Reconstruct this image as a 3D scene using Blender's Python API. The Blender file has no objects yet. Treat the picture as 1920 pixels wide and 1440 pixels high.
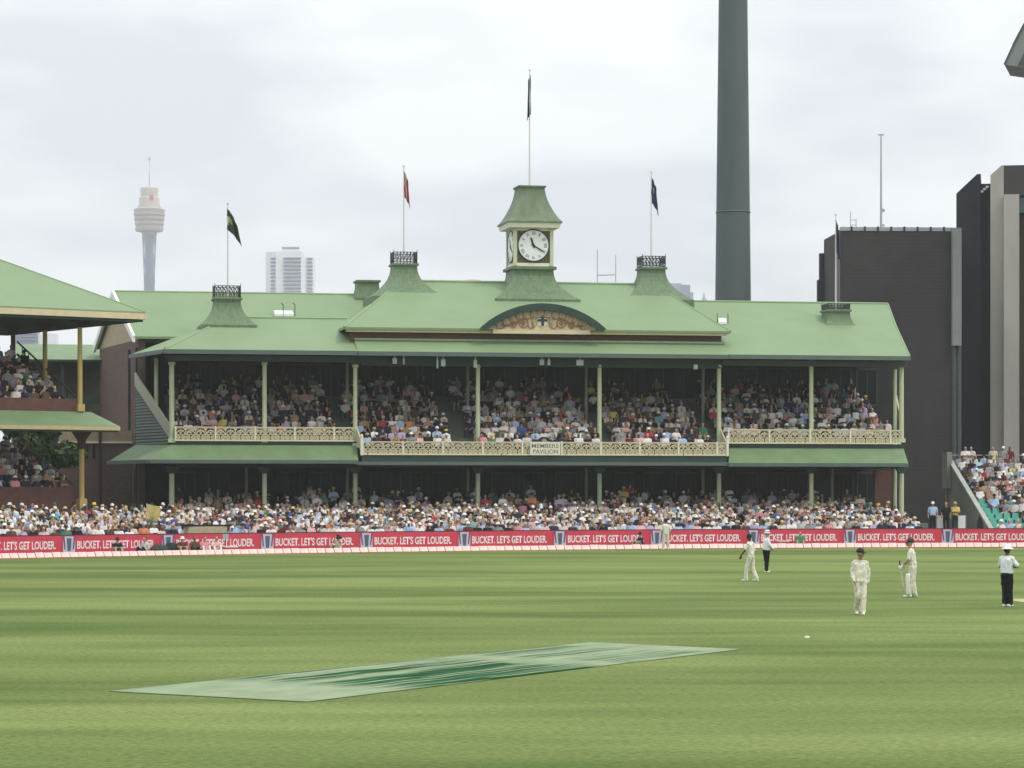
import bpy, bmesh, math, random
import numpy as np
from mathutils import Vector, Matrix
random.seed(7); rng = np.random.default_rng(7)
sc = bpy.context.scene
R = math.radians
# ------------------------------------------------------------------ camera
F = 5180.0          # focal length in photo pixels (photo 1920x1440)
H = 3.3             # eye height above the grass
HY = 921.0          # photo row of the horizon
cam_d = bpy.data.cameras.new('camera'); cam = bpy.data.objects.new('camera', cam_d)
sc.collection.objects.link(cam); sc.camera = cam
cam.location = (0, 0, H); cam.rotation_euler = (R(90), 0, 0)
cam_d.sensor_width = 36; cam_d.lens = F/1920*36
cam_d.shift_y = (HY-720)/1920
cam_d.clip_start = .5; cam_d.clip_end = 9000
# ------------------------------------------------------------------ sky, sun, exposure
SUN_EL, SUN_AZ = 58, 118      # azimuth measured from +Y (view) clockwise: from the right, slightly behind the viewer
w = bpy.data.worlds.new('World'); sc.world = w; w.use_nodes = True
nt = w.node_tree; nt.nodes.clear()
def N(t, **k):
    n = nt.nodes.new(t)
    for a, b in k.items(): setattr(n, a, b)
    return n
sky = N('ShaderNodeTexSky', sky_type='NISHITA', sun_disc=False)
sky.sun_elevation = R(SUN_EL); sky.sun_rotation = R(SUN_AZ); sky.dust_density = 4; sky.air_density = 1
tc = N('ShaderNodeTexCoord'); mp = N('ShaderNodeMapping'); mp.inputs['Scale'].default_value = (3.2, 3.2, 10)
n1 = N('ShaderNodeTexNoise'); n1.inputs['Scale'].default_value = 2.1; n1.inputs['Detail'].default_value = 3; n1.inputs['Roughness'].default_value = .5
ramp = N('ShaderNodeValToRGB')
ramp.color_ramp.elements[0].position = .38; ramp.color_ramp.elements[0].color = (7.1, 7.45, 7.85, 1)
ramp.color_ramp.elements[1].position = .60; ramp.color_ramp.elements[1].color = (9.5, 9.85, 9.95, 1)
mix = N('ShaderNodeMix', data_type='RGBA'); mix.inputs['Factor'].default_value = .9
bg = N('ShaderNodeBackground'); bg.inputs['Strength'].default_value = .1
out = N('ShaderNodeOutputWorld')
L = nt.links.new
L(tc.outputs['Generated'], mp.inputs['Vector']); L(mp.outputs['Vector'], n1.inputs['Vector']); L(n1.outputs['Fac'], ramp.inputs['Fac'])
sepw = N('ShaderNodeSeparateXYZ'); L(tc.outputs['Generated'], sepw.inputs['Vector'])
mz = N('ShaderNodeMath', operation='MULTIPLY_ADD', use_clamp=False); mz.inputs[1].default_value = 1.2; mz.inputs[2].default_value = 1.0   # standard overcast sky: zenith brighter than horizon
mzc = N('ShaderNodeMath', operation='MAXIMUM'); mzc.inputs[1].default_value = 0; L(sepw.outputs['Z'], mzc.inputs[0]); L(mzc.outputs[0], mz.inputs[0])
vm = N('ShaderNodeVectorMath', operation='SCALE'); L(ramp.outputs['Color'], vm.inputs[0]); L(mz.outputs[0], vm.inputs['Scale'])
L(sky.outputs['Color'], mix.inputs[6]); L(vm.outputs['Vector'], mix.inputs[7]); L(mix.outputs[2], bg.inputs['Color']); L(bg.outputs['Background'], out.inputs['Surface'])
sd = bpy.data.lights.new('sun', 'SUN'); sd.energy = 1.5; sd.angle = R(8); sd.color = (1, .95, .87)
sun = bpy.data.objects.new('sun', sd); sc.collection.objects.link(sun)
sdir = Vector((math.sin(R(SUN_AZ))*math.cos(R(SUN_EL)), math.cos(R(SUN_AZ))*math.cos(R(SUN_EL)), math.sin(R(SUN_EL))))
sun.rotation_euler = sdir.to_track_quat('Z', 'Y').to_euler(); sun.location = (0, 0, 100)
vs = sc.view_settings; vs.view_transform = 'Standard'; vs.look = 'None'; vs.exposure = 0.0; vs.gamma = 1; vs.use_curve_mapping = False
sc.cycles.use_denoising = True
sc.cycles.max_bounces = 6; sc.cycles.diffuse_bounces = 2; sc.cycles.volume_bounces = 1
# ------------------------------------------------------------------ helpers
C = sc.collection
def lin(r, g, b):
    f = lambda x: (x/255/12.92) if x/255 <= .04045 else ((x/255+.055)/1.055)**2.4
    return (f(r), f(g), f(b))
MATS = {}
def mat(name, col, rough=.7, var=.12, scale=3.0, bump=0.0, spec=.3, metallic=0, stretch=(1, 1, 1), rib=None, coords='Object'):
    """principled material with noise colour variation; rib=(axis, frequency, strength) adds fine sheet ribs"""
    if name in MATS: return MATS[name]
    m = bpy.data.materials.new(name); m.use_nodes = True; t = m.node_tree; b = t.nodes['Principled BSDF']
    b.inputs['Roughness'].default_value = rough; b.inputs['Specular IOR Level'].default_value = spec; b.inputs['Metallic'].default_value = metallic
    tcn = t.nodes.new('ShaderNodeTexCoord'); mpn = t.nodes.new('ShaderNodeMapping'); mpn.inputs['Scale'].default_value = stretch
    no = t.nodes.new('ShaderNodeTexNoise'); no.inputs['Scale'].default_value = scale; no.inputs['Detail'].default_value = 5; no.inputs['Roughness'].default_value = .6
    rp = t.nodes.new('ShaderNodeValToRGB')
    lo = [max(0, x*(1-var)) for x in col]; hi = [min(1, x*(1+var)) for x in col]
    rp.color_ramp.elements[0].position = .3; rp.color_ramp.elements[0].color = (*lo, 1)
    rp.color_ramp.elements[1].position = .7; rp.color_ramp.elements[1].color = (*hi, 1)
    t.links.new(tcn.outputs[coords], mpn.inputs['Vector']); t.links.new(mpn.outputs['Vector'], no.inputs['Vector'])
    t.links.new(no.outputs['Fac'], rp.inputs['Fac']); t.links.new(rp.outputs['Color'], b.inputs['Base Color'])
    if bump or rib:
        bp = t.nodes.new('ShaderNodeBump'); bp.inputs['Strength'].default_value = bump or rib[2]; bp.inputs['Distance'].default_value = .05
        if rib:
            wv = t.nodes.new('ShaderNodeTexWave'); wv.bands_direction = rib[0]; wv.inputs['Scale'].default_value = rib[1]
            t.links.new(tcn.outputs[coords], wv.inputs['Vector']); t.links.new(wv.outputs['Fac'], bp.inputs['Height'])
        else:
            t.links.new(no.outputs['Fac'], bp.inputs['Height'])
        t.links.new(bp.outputs['Normal'], b.inputs['Normal'])
    MATS[name] = m
    return m
class MB:
    def __init__(s): s.v = []; s.f = []
    def add(s, vs_, fs):
        o = len(s.v); s.v += [tuple(p) for p in vs_]; s.f += [tuple(i+o for i in f) for f in fs]; return s
    def box(s, x0, x1, y0, y1, z0, z1):
        return s.hexa([(x0, y0, z0), (x1, y0, z0), (x1, y1, z0), (x0, y1, z0)], [(x0, y0, z1), (x1, y0, z1), (x1, y1, z1), (x0, y1, z1)])
    def hexa(s, b, t):
        n = len(b)
        return s.add(list(b)+list(t), [tuple(range(n))[::-1], tuple(range(n, 2*n))]+[(i, (i+1) % n, n+(i+1) % n, n+i) for i in range(n)])
    def slab(s, pts, t):              # polygon with thickness t downwards
        return s.hexa([(p[0], p[1], p[2]-t) for p in pts], pts)
    def prism(s, pts, d):             # polygon extruded along vector d
        return s.hexa(pts, [(p[0]+d[0], p[1]+d[1], p[2]+d[2]) for p in pts])
    def tube(s, p0, p1, r0, r1=None, n=8):
        r1 = r0 if r1 is None else r1
        a = Vector(p0); b = Vector(p1); d = (b-a).normalized()
        x = d.orthogonal().normalized(); y = d.cross(x)
        ring = lambda c, r: [tuple(c+x*(r*math.cos(2*math.pi*i/n))+y*(r*math.sin(2*math.pi*i/n))) for i in range(n)]
        return s.hexa(ring(a, r0), ring(b, r1))
    def bar(s, p0, p1, w_, d_):       # rectangular bar, w_ across (horizontal), d_ thickness
        a = Vector(p0); b = Vector(p1); d = (b-a).normalized()
        up = Vector((0, 0, 1)) if abs(d.z) < .9 else Vector((0, 1, 0))
        x = d.cross(up).normalized(); y = x.cross(d)
        q = lambda c: [tuple(c+x*i*w_/2+y*j*d_/2) for i, j in ((-1, -1), (1, -1), (1, 1), (-1, 1))]
        return s.hexa(q(a), q(b))
    def rings(s, rs, cap=True):       # loft a list of equal-length rings
        n = len(rs[0]); o = len(s.v)
        for r in rs: s.v += [tuple(p) for p in r]
        for k in range(len(rs)-1):
            for i in range(n):
                s.f.append((o+k*n+i, o+k*n+(i+1) % n, o+(k+1)*n+(i+1) % n, o+(k+1)*n+i))
        if cap: s.f += [tuple(o+i for i in range(n))[::-1], tuple(o+(len(rs)-1)*n+i for i in range(n))]
        return s
    def lathe(s, c, prof, n=24, rot=0):
        return s.rings([[(c[0]+r*math.cos(rot+2*math.pi*i/n), c[1]+r*math.sin(rot+2*math.pi*i/n), c[2]+z) for i in range(n)] for r, z in prof])
    def square(s, c, prof, ratio=1):  # square-plan loft, prof = (half width, z)
        return s.rings([[(c[0]+i*r, c[1]+j*r*ratio, c[2]+z) for i, j in ((-1, -1), (1, -1), (1, 1), (-1, 1))] for r, z in prof])
    def ringxz(s, c, r, wd, dp, n=16, a0=0, a1=2*math.pi):   # flat ring/arc standing in the xz plane, depth dp along y
        full = abs(a1-a0-2*math.pi) < 1e-6; m = n if full else n+1
        secs = []
        for i in range(m):
            a = a0+(a1-a0)*i/n; cs, sn = math.cos(a), math.sin(a)
            secs.append([(c[0]+cs*(r-wd/2), c[1]-dp/2, c[2]+sn*(r-wd/2)), (c[0]+cs*(r+wd/2), c[1]-dp/2, c[2]+sn*(r+wd/2)),
                         (c[0]+cs*(r+wd/2), c[1]+dp/2, c[2]+sn*(r+wd/2)), (c[0]+cs*(r-wd/2), c[1]+dp/2, c[2]+sn*(r-wd/2))])
        if full: secs.append(secs[0])
        return s.rings(secs, cap=not full)
    def mesh(s, name, smooth=False):
        me = bpy.data.meshes.new(name); me.from_pydata(s.v, [], s.f); me.validate()
        bm = bmesh.new(); bm.from_mesh(me); bmesh.ops.recalc_face_normals(bm, faces=bm.faces); bm.to_mesh(me); bm.free()
        if smooth: me.polygons.foreach_set('use_smooth', [True]*len(me.polygons))
        return me
    def build(s, name, m, parent=None, smooth=False, **k):
        return link(name, s.mesh(name, smooth), m, parent, **k)
def link(name, me, m=None, parent=None, loc=(0, 0, 0), rz=0, label=None, cat=None, group=None, kind=None):
    o = bpy.data.objects.new(name, me); C.objects.link(o)
    if m is not None and len(me.materials) == 0: me.materials.append(m)
    o.parent = parent; o.location = loc; o.rotation_euler = (0, 0, rz)
    return tag(o, label, cat, group, kind)
def tag(o, label=None, cat=None, group=None, kind=None):
    for k, v in (('label', label), ('category', cat), ('group', group), ('kind', kind)):
        if v: o[k] = v
    return o
def thing(name, label, cat, loc=(0, 0, 0), rz=0, group=None):
    o = bpy.data.objects.new(name, None); C.objects.link(o); o.location = loc; o.rotation_euler = (0, 0, rz); o.empty_display_size = .2
    return tag(o, label, cat, group)
def wp(px, py, Y): return ((px-960)/F*Y, Y, H+(HY-py)/F*Y)
def gp(px, py):
    Y = F*H/(py-HY); return ((px-960)/F*Y, Y, 0.0)
class Frame:
    """vertical plane frame: u along the facade (right), v away from the viewer, both horizontal"""
    def __init__(s, X0, Y0, deg): s.X0, s.Y0, s.a = X0, Y0, R(deg); s.c, s.s = math.cos(s.a), math.sin(s.a)
    def u(s, px, v): a = (px-960)/F; return (a*(s.Y0+v*s.c)-s.X0+v*s.s)/(s.c-a*s.s)
    def Y(s, px, v): return s.Y0+s.u(px, v)*s.s+v*s.c
    def z(s, px, py, v): return H+(HY-py)/F*s.Y(px, v)
    def p(s, px, py, v): return (s.u(px, v), v, s.z(px, py, v))
    def world(s, u, v, z=0): return (s.X0+u*s.c-v*s.s, s.Y0+u*s.s+v*s.c, z)
def text_mesh(body, offset=0.0, depth=0.0):
    cu = bpy.data.curves.new('lettering', 'FONT'); cu.body = body; cu.size = 1; cu.offset = offset; cu.extrude = depth; cu.resolution_u = 3
    cu.align_x = 'LEFT'
    o = bpy.data.objects.new('tmp', cu); C.objects.link(o)
    bpy.context.view_layer.update(); dg = bpy.context.evaluated_depsgraph_get()
    me = bpy.data.meshes.new_from_object(o.evaluated_get(dg)); bpy.data.objects.remove(o); bpy.data.curves.remove(cu)
    co = np.array([v.co for v in me.vertices]); mn, mx = co.min(0), co.max(0)
    sz = mx-mn; sz[2] = 1
    co = (co-mn)/sz                                   # unit box, letters in xy
    # stand upright: x -> x, y -> z, z -> -y
    new = np.stack([co[:, 0], -(np.array([v.co.z for v in me.vertices])-mn[2]), co[:, 1]], 1)
    me.vertices.foreach_set('co', new.ravel()); me.update()
    return me
# ------------------------------------------------------------------ materials
roofg = mat('roof_green_sheet', (.185, .262, .138), .6, .05, .4, rib=('X', 3.2, .10), spec=.3)
roofg2 = mat('turret_green_sheet', (.122, .18, .098), .6, .22, 2.5, stretch=(2, 2, .6))
dgreen = mat('dark_green_paint', (.028, .055, .045), .5, .15, 2)
gutter = mat('gutter_grey_green', (.10, .135, .12), .5, .1, 2)
cream = mat('cream_paint', (.62, .52, .34), .6, .08, 3)
palegr = mat('pale_green_cream_paint', (.50, .54, .36), .5, .06, 3)
lace = mat('ivory_iron_lace', (.66, .58, .38), .5, .06, 4)
brick = mat('red_brown_brick', (.115, .055, .042), .85, .25, 6, bump=.2)
brick2 = mat('old_brick_wall', (.13, .085, .075), .85, .2, 4, bump=.2)
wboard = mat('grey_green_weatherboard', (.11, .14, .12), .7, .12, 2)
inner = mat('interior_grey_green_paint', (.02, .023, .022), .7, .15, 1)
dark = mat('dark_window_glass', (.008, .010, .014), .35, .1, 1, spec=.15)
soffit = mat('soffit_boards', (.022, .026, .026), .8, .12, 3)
conc = mat('concrete_grey', (.24, .24, .21), .85, .16, 1.2, bump=.15)
step = mat('painted_concrete_steps', (.14, .155, .135), .85, .12, 2)
iron = mat('black_iron', (.03, .032, .036), .5, .1, 4)
white = mat('white_paint', (.78, .77, .74), .5, .05, 3)
offw = mat('ivory_white_panel', (.74, .70, .56), .5, .05, 3)
polew = mat('flagpole_white', (.62, .60, .57), .4, .05, 3)
yel = mat('ochre_post_paint', (.42, .30, .11), .5, .08, 3)
terra = mat('terracotta_relief', (.30, .16, .085), .8, .2, 8)
clockw = mat('clock_dial_white', (.76, .76, .74), .4, .03, 2)
black = mat('black_enamel', (.012, .012, .014), .4, .1, 4)
# ------------------------------------------------------------------ ground
def grass_mat():
    m = bpy.data.materials.new('mown_grass'); m.use_nodes = True; t = m.node_tree; b = t.nodes['Principled BSDF']
    b.inputs['Roughness'].default_value = 1; b.inputs['Specular IOR Level'].default_value = .03
    tcn = t.nodes.new('ShaderNodeTexCoord')
    def noise(scale, stretch, rot=0, det=3):
        mpn = t.nodes.new('ShaderNodeMapping'); mpn.inputs['Scale'].default_value = stretch; mpn.inputs['Rotation'].default_value = (0, 0, rot)
        no = t.nodes.new('ShaderNodeTexNoise'); no.inputs['Scale'].default_value = scale; no.inputs['Detail'].default_value = det
        t.links.new(tcn.outputs['Object'], mpn.inputs['Vector']); t.links.new(mpn.outputs['Vector'], no.inputs['Vector']); return no.outputs['Fac']
    def ramp_(fac, a, b_, p0=.35, p1=.65):
        r = t.nodes.new('ShaderNodeValToRGB'); r.color_ramp.elements[0].position = p0; r.color_ramp.elements[1].position = p1
        r.color_ramp.elements[0].color = (*a, 1); r.color_ramp.elements[1].color = (*b_, 1); t.links.new(fac, r.inputs['Fac']); return r.outputs['Color']
    def mixc(a, b_, f, mode='MIX'):
        x = t.nodes.new('ShaderNodeMix'); x.data_type = 'RGBA'; x.blend_type = mode
        if isinstance(f, float): x.inputs['Factor'].default_value = f
        else: t.links.new(f, x.inputs['Factor'])
        t.links.new(a, x.inputs[6]); t.links.new(b_, x.inputs[7]); return x.outputs[2]
    dk, lt = (.078, .118, .032), (.205, .248, .088)
    # broad mown bands running across the view, edges a little sharp, plus narrower ones at another angle
    c1 = ramp_(noise(1, (.022, .10, 1), R(8), 2), dk, lt, .43, .57)
    c2 = ramp_(noise(1, (.05, .19, 1), R(-24), 2), dk, lt, .45, .57)
    c3 = ramp_(noise(1, (.16, .16, 1), 0, 4), dk, lt, .3, .7)
    c4 = ramp_(noise(1, (.28, 1.1, 1), R(5), 4), dk, lt, .3, .7)
    base = mixc(c1, c2, .42); base = mixc(base, c3, .2); base = mixc(base, c4, .2)
    fine = ramp_(noise(9, (1, 1, 1), 0, 6), (.72, .75, .70), (1.24, 1.22, 1.26), .3, .7)
    blade = ramp_(noise(60, (1, .35, 1), 0, 3), (.78, .8, .75), (1.2, 1.18, 1.22), .3, .7)
    base = mixc(base, fine, 1.0, 'MULTIPLY'); base = mixc(base, blade, 1.0, 'MULTIPLY')
    t.links.new(base, b.inputs['Base Color'])
    bp = t.nodes.new('ShaderNodeBump'); bp.inputs['Strength'].default_value = .35; bp.inputs['Distance'].default_value = .03
    t.links.new(noise(45, (1, .6, 1), 0, 3), bp.inputs['Height']); t.links.new(bp.outputs['Normal'], b.inputs['Normal'])
    return m
paving = mat('grey_city_ground', (.10, .10, .095), .9, .2, .05)
MB().slab([(-1500, -60, -.03), (1500, -60, -.03), (1500, 3000, -.03), (-1500, 3000, -.03)], .5).build('ground', paving, kind='structure')
# boundary rope line: photo row of the rope's foot against photo column
_bx = np.array([-260, 0, 480, 900, 1320, 1520, 1920, 2200]); _by = np.array([1053, 1048, 1039.5, 1032.3, 1029.2, 1027.4, 1026.3, 1026.2])
_bc = np.polyfit((_bx-960)/1000, _by, 3)
def ropeY(px): return F*H/(np.polyval(_bc, (px-960)/1000)-HY)
def at(px, Y, z=0): return ((px-960)/F*Y, Y, z)
BACK = 2.2        # the boards stand this far behind the rope
pxs = list(range(-260, 2201, 60))
fpts = [(-70, -50, 0), (-60, 60, 0)]+[at(p, ropeY(p)+BACK+.6) for p in pxs]+[(75, 60, 0), (70, -50, 0)]
MB().slab([(a, b, 0) for a, b, c in fpts][::-1], .02).build('grass_field', grass_mat(), kind='structure')
# pale edge of the pitch at the right
gx, gy, _ = gp(1904, 1126)
MB().slab([(gx, gy-1.5, .006), (gx+20, gy+1.5, .006), (gx+19.6, gy+4.2, .006), (gx-.2, gy+1.2, .006)], .004).build('pitch_strip', mat('pale_dry_pitch', (.36, .35, .17), .95, .15, 2), kind='structure')
# ------------------------------------------------------------------ members' pavilion
PV = Frame(1.59, 165.0, 11.0)
pav = thing('pavilion', 'two-storey Victorian cricket pavilion with green roofs, ivory balustrades and a clock tower', 'pavilion', (PV.X0, PV.Y0, 0), PV.a)
P = PV.p
def flat(px, py, v): return PV.z(px, py, v)
ZE = flat(1010, 617, -.4)            # main roof eave
ZR = flat(1010, 531, 7)              # main ridge
def q(px, v, z): return (PV.u(px, v), v, z)
# main hipped roof
uL, uR = PV.u(645, -.4), PV.u(1370, -.4); rl, rr = PV.u(752, 7), PV.u(1226, 7)
m = MB()
m.slab([(uL, -.4, ZE), (uR, -.4, ZE), (rr, 7, ZR), (rl, 7, ZR)], .14)
m.slab([(uL, 14.4, ZE), (uL, -.4, ZE), (rl, 7, ZR)], .14)
m.slab([(uR, -.4, ZE), (uR, 14.4, ZE), (rr, 7, ZR)], .14)
m.slab([(uR, 14.4, ZE), (uL, 14.4, ZE), (rl, 7, ZR), (rr, 7, ZR)], .14)
mroof = m.build('main_roof', roofg, pav)
m = MB(); m.tube((rl, 7, ZR+.02), (rr, 7, ZR+.02), .09)
m.tube((uL, -.4, ZE), (rl, 7, ZR), .06); m.tube((uR, -.4, ZE), (rr, 7, ZR), .06)
m.build('ridge_capping', mat('ridge_cap_green', (.23, .32, .18), .5, .08, 2), mroof)
# main fascia, brick band, verandah awning
uf0, uf1 = PV.u(650, -.32), PV.u(1364, -.32)
zf0, zf1 = flat(1010, 625.5, -.32), flat(1010, 618.5, -.32)
pedL, pedR = PV.u(924, -.5), PV.u(1106, -.5)
MB().box(uf0, uf1, -.30, .1, zf0, ZE-.10).build('fascia', cream, pav)
MB().box(pedL, pedR, -.56, -.304, zf0-.03, zf0+.22).build('pediment_sill', cream, pav)
zb0 = flat(1010, 640, .25)
MB().box(uf0+.25, uf1-.25, .15, .5, zb0-.2, zf0+.05).build('brick_band', brick, pav)
zat, zab = flat(1010, 640.5, .2), flat(1010, 661.5, -1.35)
aw = MB().slab([(PV.u(671, -1.35), -1.35, zab), (PV.u(1366, -1.35), -1.35, zab), (PV.u(1357, .16), .14, zat), (PV.u(664, .16), .14, zat)], .08).build('main_awning', roofg, pav)
MB().box(PV.u(664, .2), PV.u(1357, .2), .0, .148, zat-.03, zat+.09).build('flashing', mat('flashing_pale_green', (.25, .33, .2), .5), aw)
MB().box(PV.u(672, -1.45), PV.u(1366, -1.45), -1.5, -1.352, zab-.26, zab-.02).build('gutter', gutter, pav)
MB().box(PV.u(676, 0), PV.u(1350, 0), -.16, .14, zab-.78, zab-.22).build('verandah_beam', dgreen, pav)
# wings
ZWE = flat(490, 656, -1.25)
zwb = flat(560, 597, 4); vb = 4.0
# right wing: eave -> break -> ridge
zre = flat(1535, 666, -1.25); zrb = flat(1475, 611, 4); zrr = flat(1475, 567.5, 8.6)
uRe = PV.u(1706, -1.25); uRb = PV.u(1681, 4)-.0; uRr = PV.u(1665, 8.6)
ui = PV.u(1300, 4)
m = MB()
ueL = PV.u(1366, -1.25)
m.slab([(ueL, -1.25, zre), (uRe, -1.25, zre), (uRb, vb, zrb), (ui, vb, zrb)], .14)
m.slab([(ui, vb, zrb), (uRb, vb, zrb), (uRr, 8.6, zrr), (PV.u(1200, 8.6), 8.6, zrr)], .14)
m.slab([(uRe, -1.25, zre), (uRe, 17, zre), (uRb, 13, zrb), (uRb, vb, zrb)], .14)
m.slab([(uRb, vb, zrb), (uRb, 13, zrb), (uRr, 8.6, zrr)], .14)
m.slab([(uRe, 17, zre), (ui, 17, zre), (PV.u(1200, 8.6), 8.6, zrr), (uRr, 8.6, zrr), (uRb, 13, zrb)], .14)
rw = m.build('wing_roof', roofg, pav)
m = MB(); m.tube((PV.u(1290, 8.6), 8.6, zrr+.02), (uRr, 8.6, zrr+.02), .07); m.tube((uRr, 8.6, zrr), (uRb, vb, zrb), .05); m.tube((uRb, vb, zrb), (uRe, -1.25, zre), .05)
m.build('ridge_capping', MATS['ridge_cap_green'], rw)
MB().box(ueL, uRe+.02, -1.42, -1.254, zre-.27, zre-.03).build('gutter', gutter, pav)
MB().box(PV.u(1352, 0), PV.u(1696, 0), -.5, .14, zre-.62, zre-.30).build('verandah_beam', mat('beam_grey_green', (.055, .072, .066), .6, .12, 3), pav)
# left wing front hip roof, splayed left side
uLe = PV.u(309, -1.25); uLs = PV.u(246, 5.2); uap = PV.u(428, 4)
m = MB()
m.slab([(uLe, -1.25, ZWE), (PV.u(672, -1.25), -1.25, ZWE), (PV.u(690, 4), 4, zwb), (uap, 4, zwb)], .14)
m.slab([(uLs, 5.2, ZWE), (uLe, -1.25, ZWE), (uap, 4, zwb), (uap, 5.6, zwb)], .14)
m.slab([(uap, 4, zwb), (PV.u(690, 4), 4, zwb), (PV.u(690, 6.5), 6.5, zwb-.5), (uap, 6.5, zwb-.5)], .1)
lw = m.build('wing_roof', roofg, pav)
m = MB(); m.tube((uap, 4, zwb+.02), (PV.u(650, 4), 4, zwb+.02), .07); m.tube((uLe, -1.25, ZWE), (uap, 4, zwb), .06)
m.build('ridge_capping', MATS['ridge_cap_green'], lw)
m = MB(); m.box(uLe-.05, PV.u(670, -1.3), -1.42, -1.254, ZWE-.27, ZWE-.03)
dv = Vector((uLs-uLe, 6.45, 0)).normalized(); nrm = Vector((-dv.y, dv.x, 0))
m.prism([(uLe-.02, -1.3, ZWE-.27), (uLs, 5.2, ZWE-.27), (uLs, 5.2, ZWE-.03), (uLe-.02, -1.3, ZWE-.03)], tuple(nrm*.16))
m.build('gutter', gutter, pav)
MB().box(PV.u(316, -.2), PV.u(664, 0), -.5, .14, ZWE-.62, ZWE-.30).build('verandah_beam', MATS['beam_grey_green'], pav)
# rear range with gable at the left
zge = flat(270, 631, 5.6); zgr = flat(430, 549, 12)
ga = (PV.u(211, 12), 12, zgr); gf = (PV.u(250, 5.4), 5.4, zge); gb = (PV.u(176, 18.6), 18.6, zge)
ur = PV.u(745, 12)
m = MB()
m.slab([gf, (ur, 5.4, zge), (ur, 12, zgr), ga], .14)
m.slab([(ur, 18.6, zge), gb, ga, (ur, 12, zgr)], .14)
rr_ = m.build('rear_roof', roofg, pav)
m = MB(); m.tube(ga, (ur, 12, zgr), .07)
m.build('ridge_capping', MATS['ridge_cap_green'], rr_)
def off(p, du=0, dv_=0, dz=0): return (p[0]+du, p[1]+dv_, p[2]+dz)
m = MB(); m.prism([off(gf, -.05, 0, -.35), off(gf, -.05, 0, .06), off(ga, -.05, 0, .06), off(ga, -.05, 0, -.4)], (.16, 0, 0))
m.prism([off(gb, -.05, 0, -.35), off(gb, -.05, 0, .06), off(ga, -.05, 0, .06), off(ga, -.05, 0, -.4)], (.16, 0, 0))
m.build('bargeboard', white, rr_)
zgm = zge-.15
g1, g2 = off(gf, .35, .5, 0), off(gb, .35, -.5, 0)
MB().prism([(g1[0], g1[1], zgm), (g2[0], g2[1], zgm), (ga[0]+.35, 12, zgr-.25)], (.25, 0, 0)).build('gable_infill', mat('gable_buff_paint', (.40, .33, .22), .8, .1, 2), pav)
MB().hexa([(g1[0], g1[1], 0), (g1[0]+.4, g1[1], 0), (g2[0]+.4, g2[1], 0), (g2[0], g2[1], 0)], [(g1[0], g1[1], zgm), (g1[0]+.4, g1[1], zgm), (g2[0]+.4, g2[1], zgm), (g2[0], g2[1], zgm)]).build('side_wall', brick2, pav)
m = MB()
for t in (.02, .2): m.tube((g1[0]-.1+(g2[0]-g1[0])*t, g1[1]+(g2[1]-g1[1])*t, 0), (g1[0]-.1+(g2[0]-g1[0])*t, g1[1]+(g2[1]-g1[1])*t, zgm-.5), .07)
m.build('downpipe', dgreen, pav)
# rear walls and body so nothing is open behind
MB().box(g1[0]+.5, PV.u(1675, 9), 9.0, 9.3, 0, zge-.2).build('rear_wall', inner, pav)
# skylights and roof hatches
def hatch(px, py, v, wd, hh):
    a = P(px, py, v)
    return MB().hexa([(a[0]-wd/2, v-.02, a[2]-.1), (a[0]+wd/2, v-.02, a[2]-.1), (a[0]+wd/2, v+.5, a[2]-.1), (a[0]-wd/2, v+.5, a[2]-.1)],
                     [(a[0]-wd/2, v-.02, a[2]+.05), (a[0]+wd/2, v-.02, a[2]+.05), (a[0]+wd/2, v+hh, a[2]+.3), (a[0]-wd/2, v+hh, a[2]+.3)])
hatch(533, 590, 8.0, 1.15, .7).build('skylight', white, rr_)
hatch(1355, 605, 4.1, .5, .12).build('skylight', white, rw)
m = MB()
for px in (531, 553): m.tube(P(px, 596, 8), P(px, 571, 8), .025); m.tube(P(px, 572, 8), P(px-4, 568, 8), .025)
m.build('ladder_rail', iron, rr_)
m = MB()
for px in (1345, 1365): m.tube(P(px, 606, 4.3), P(px, 588, 4.3), .03)
m.build('ladder_rail', roofg2, rw)
# ventilator turrets with iron cresting
def turret(px, v, ypl, ybase, hw_top, hw_base, crest_top, name='roof_turret', crest=True, flare=2.2):
    k = PV.Y(px, v)/F; zt = flat(px, ypl, v); zb = flat(px, ybase, v)
    prof = [(hw_base*k, zb-.6)]
    for i in range(9):
        t = i/8; prof.append(((hw_top+(hw_base-hw_top)*(1-t)**flare)*k, zb+(zt-zb)*t))
    prof += [((hw_top+3)*k, zt+.02), ((hw_top+3)*k, zt+.14), ((hw_top+1)*k, zt+.16)]
    c = (PV.u(px, v), v, 0)
    o = MB().square(c, prof).build(name, roofg2, pav)
    if crest:
        zc = flat(px, crest_top, v); h = hw_top*k; m = MB(); z0 = zt+.16; hh = zc-z0
        for sx, sy, ax in ((-1, -1, 0), (-1, 1, 0), (-1, -1, 1), (1, -1, 1)):
            def pt(t, z): return (c[0]-h+2*h*t, c[1]+sy*h, z) if ax == 0 else (c[0]+sx*h, c[1]-h+2*h*t, z)
            for z in (z0+.06, z0+hh*.82, z0+hh*.3): m.bar(pt(0, z), pt(1, z), .04, .045)
            for i in range(8): m.bar(pt(i/7, z0), pt(i/7, zc if i in (0, 7) else z0+hh*.86), .03, .03)
            for i in range(0, 7): m.bar(pt(i/7, z0+hh*.3), pt((i+1)/7, z0+hh*.82), .025, .025); m.bar(pt((i+1)/7, z0+hh*.3), pt(i/7, z0+hh*.82), .025, .025)
        m.build('iron_cresting', iron, o)
    return o
turret(425, 4, 564, 612, 24, 52, 533)
turret(757, 7, 500, 560, 22, 68, 470)
turret(1221, 7, 507, 566, 22, 66, 478)
turret(1567, 5.2, 586, 618, 21, 34, 569)
turret(688, 12, 531, 560, 20, 26, 0, crest=False)
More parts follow.
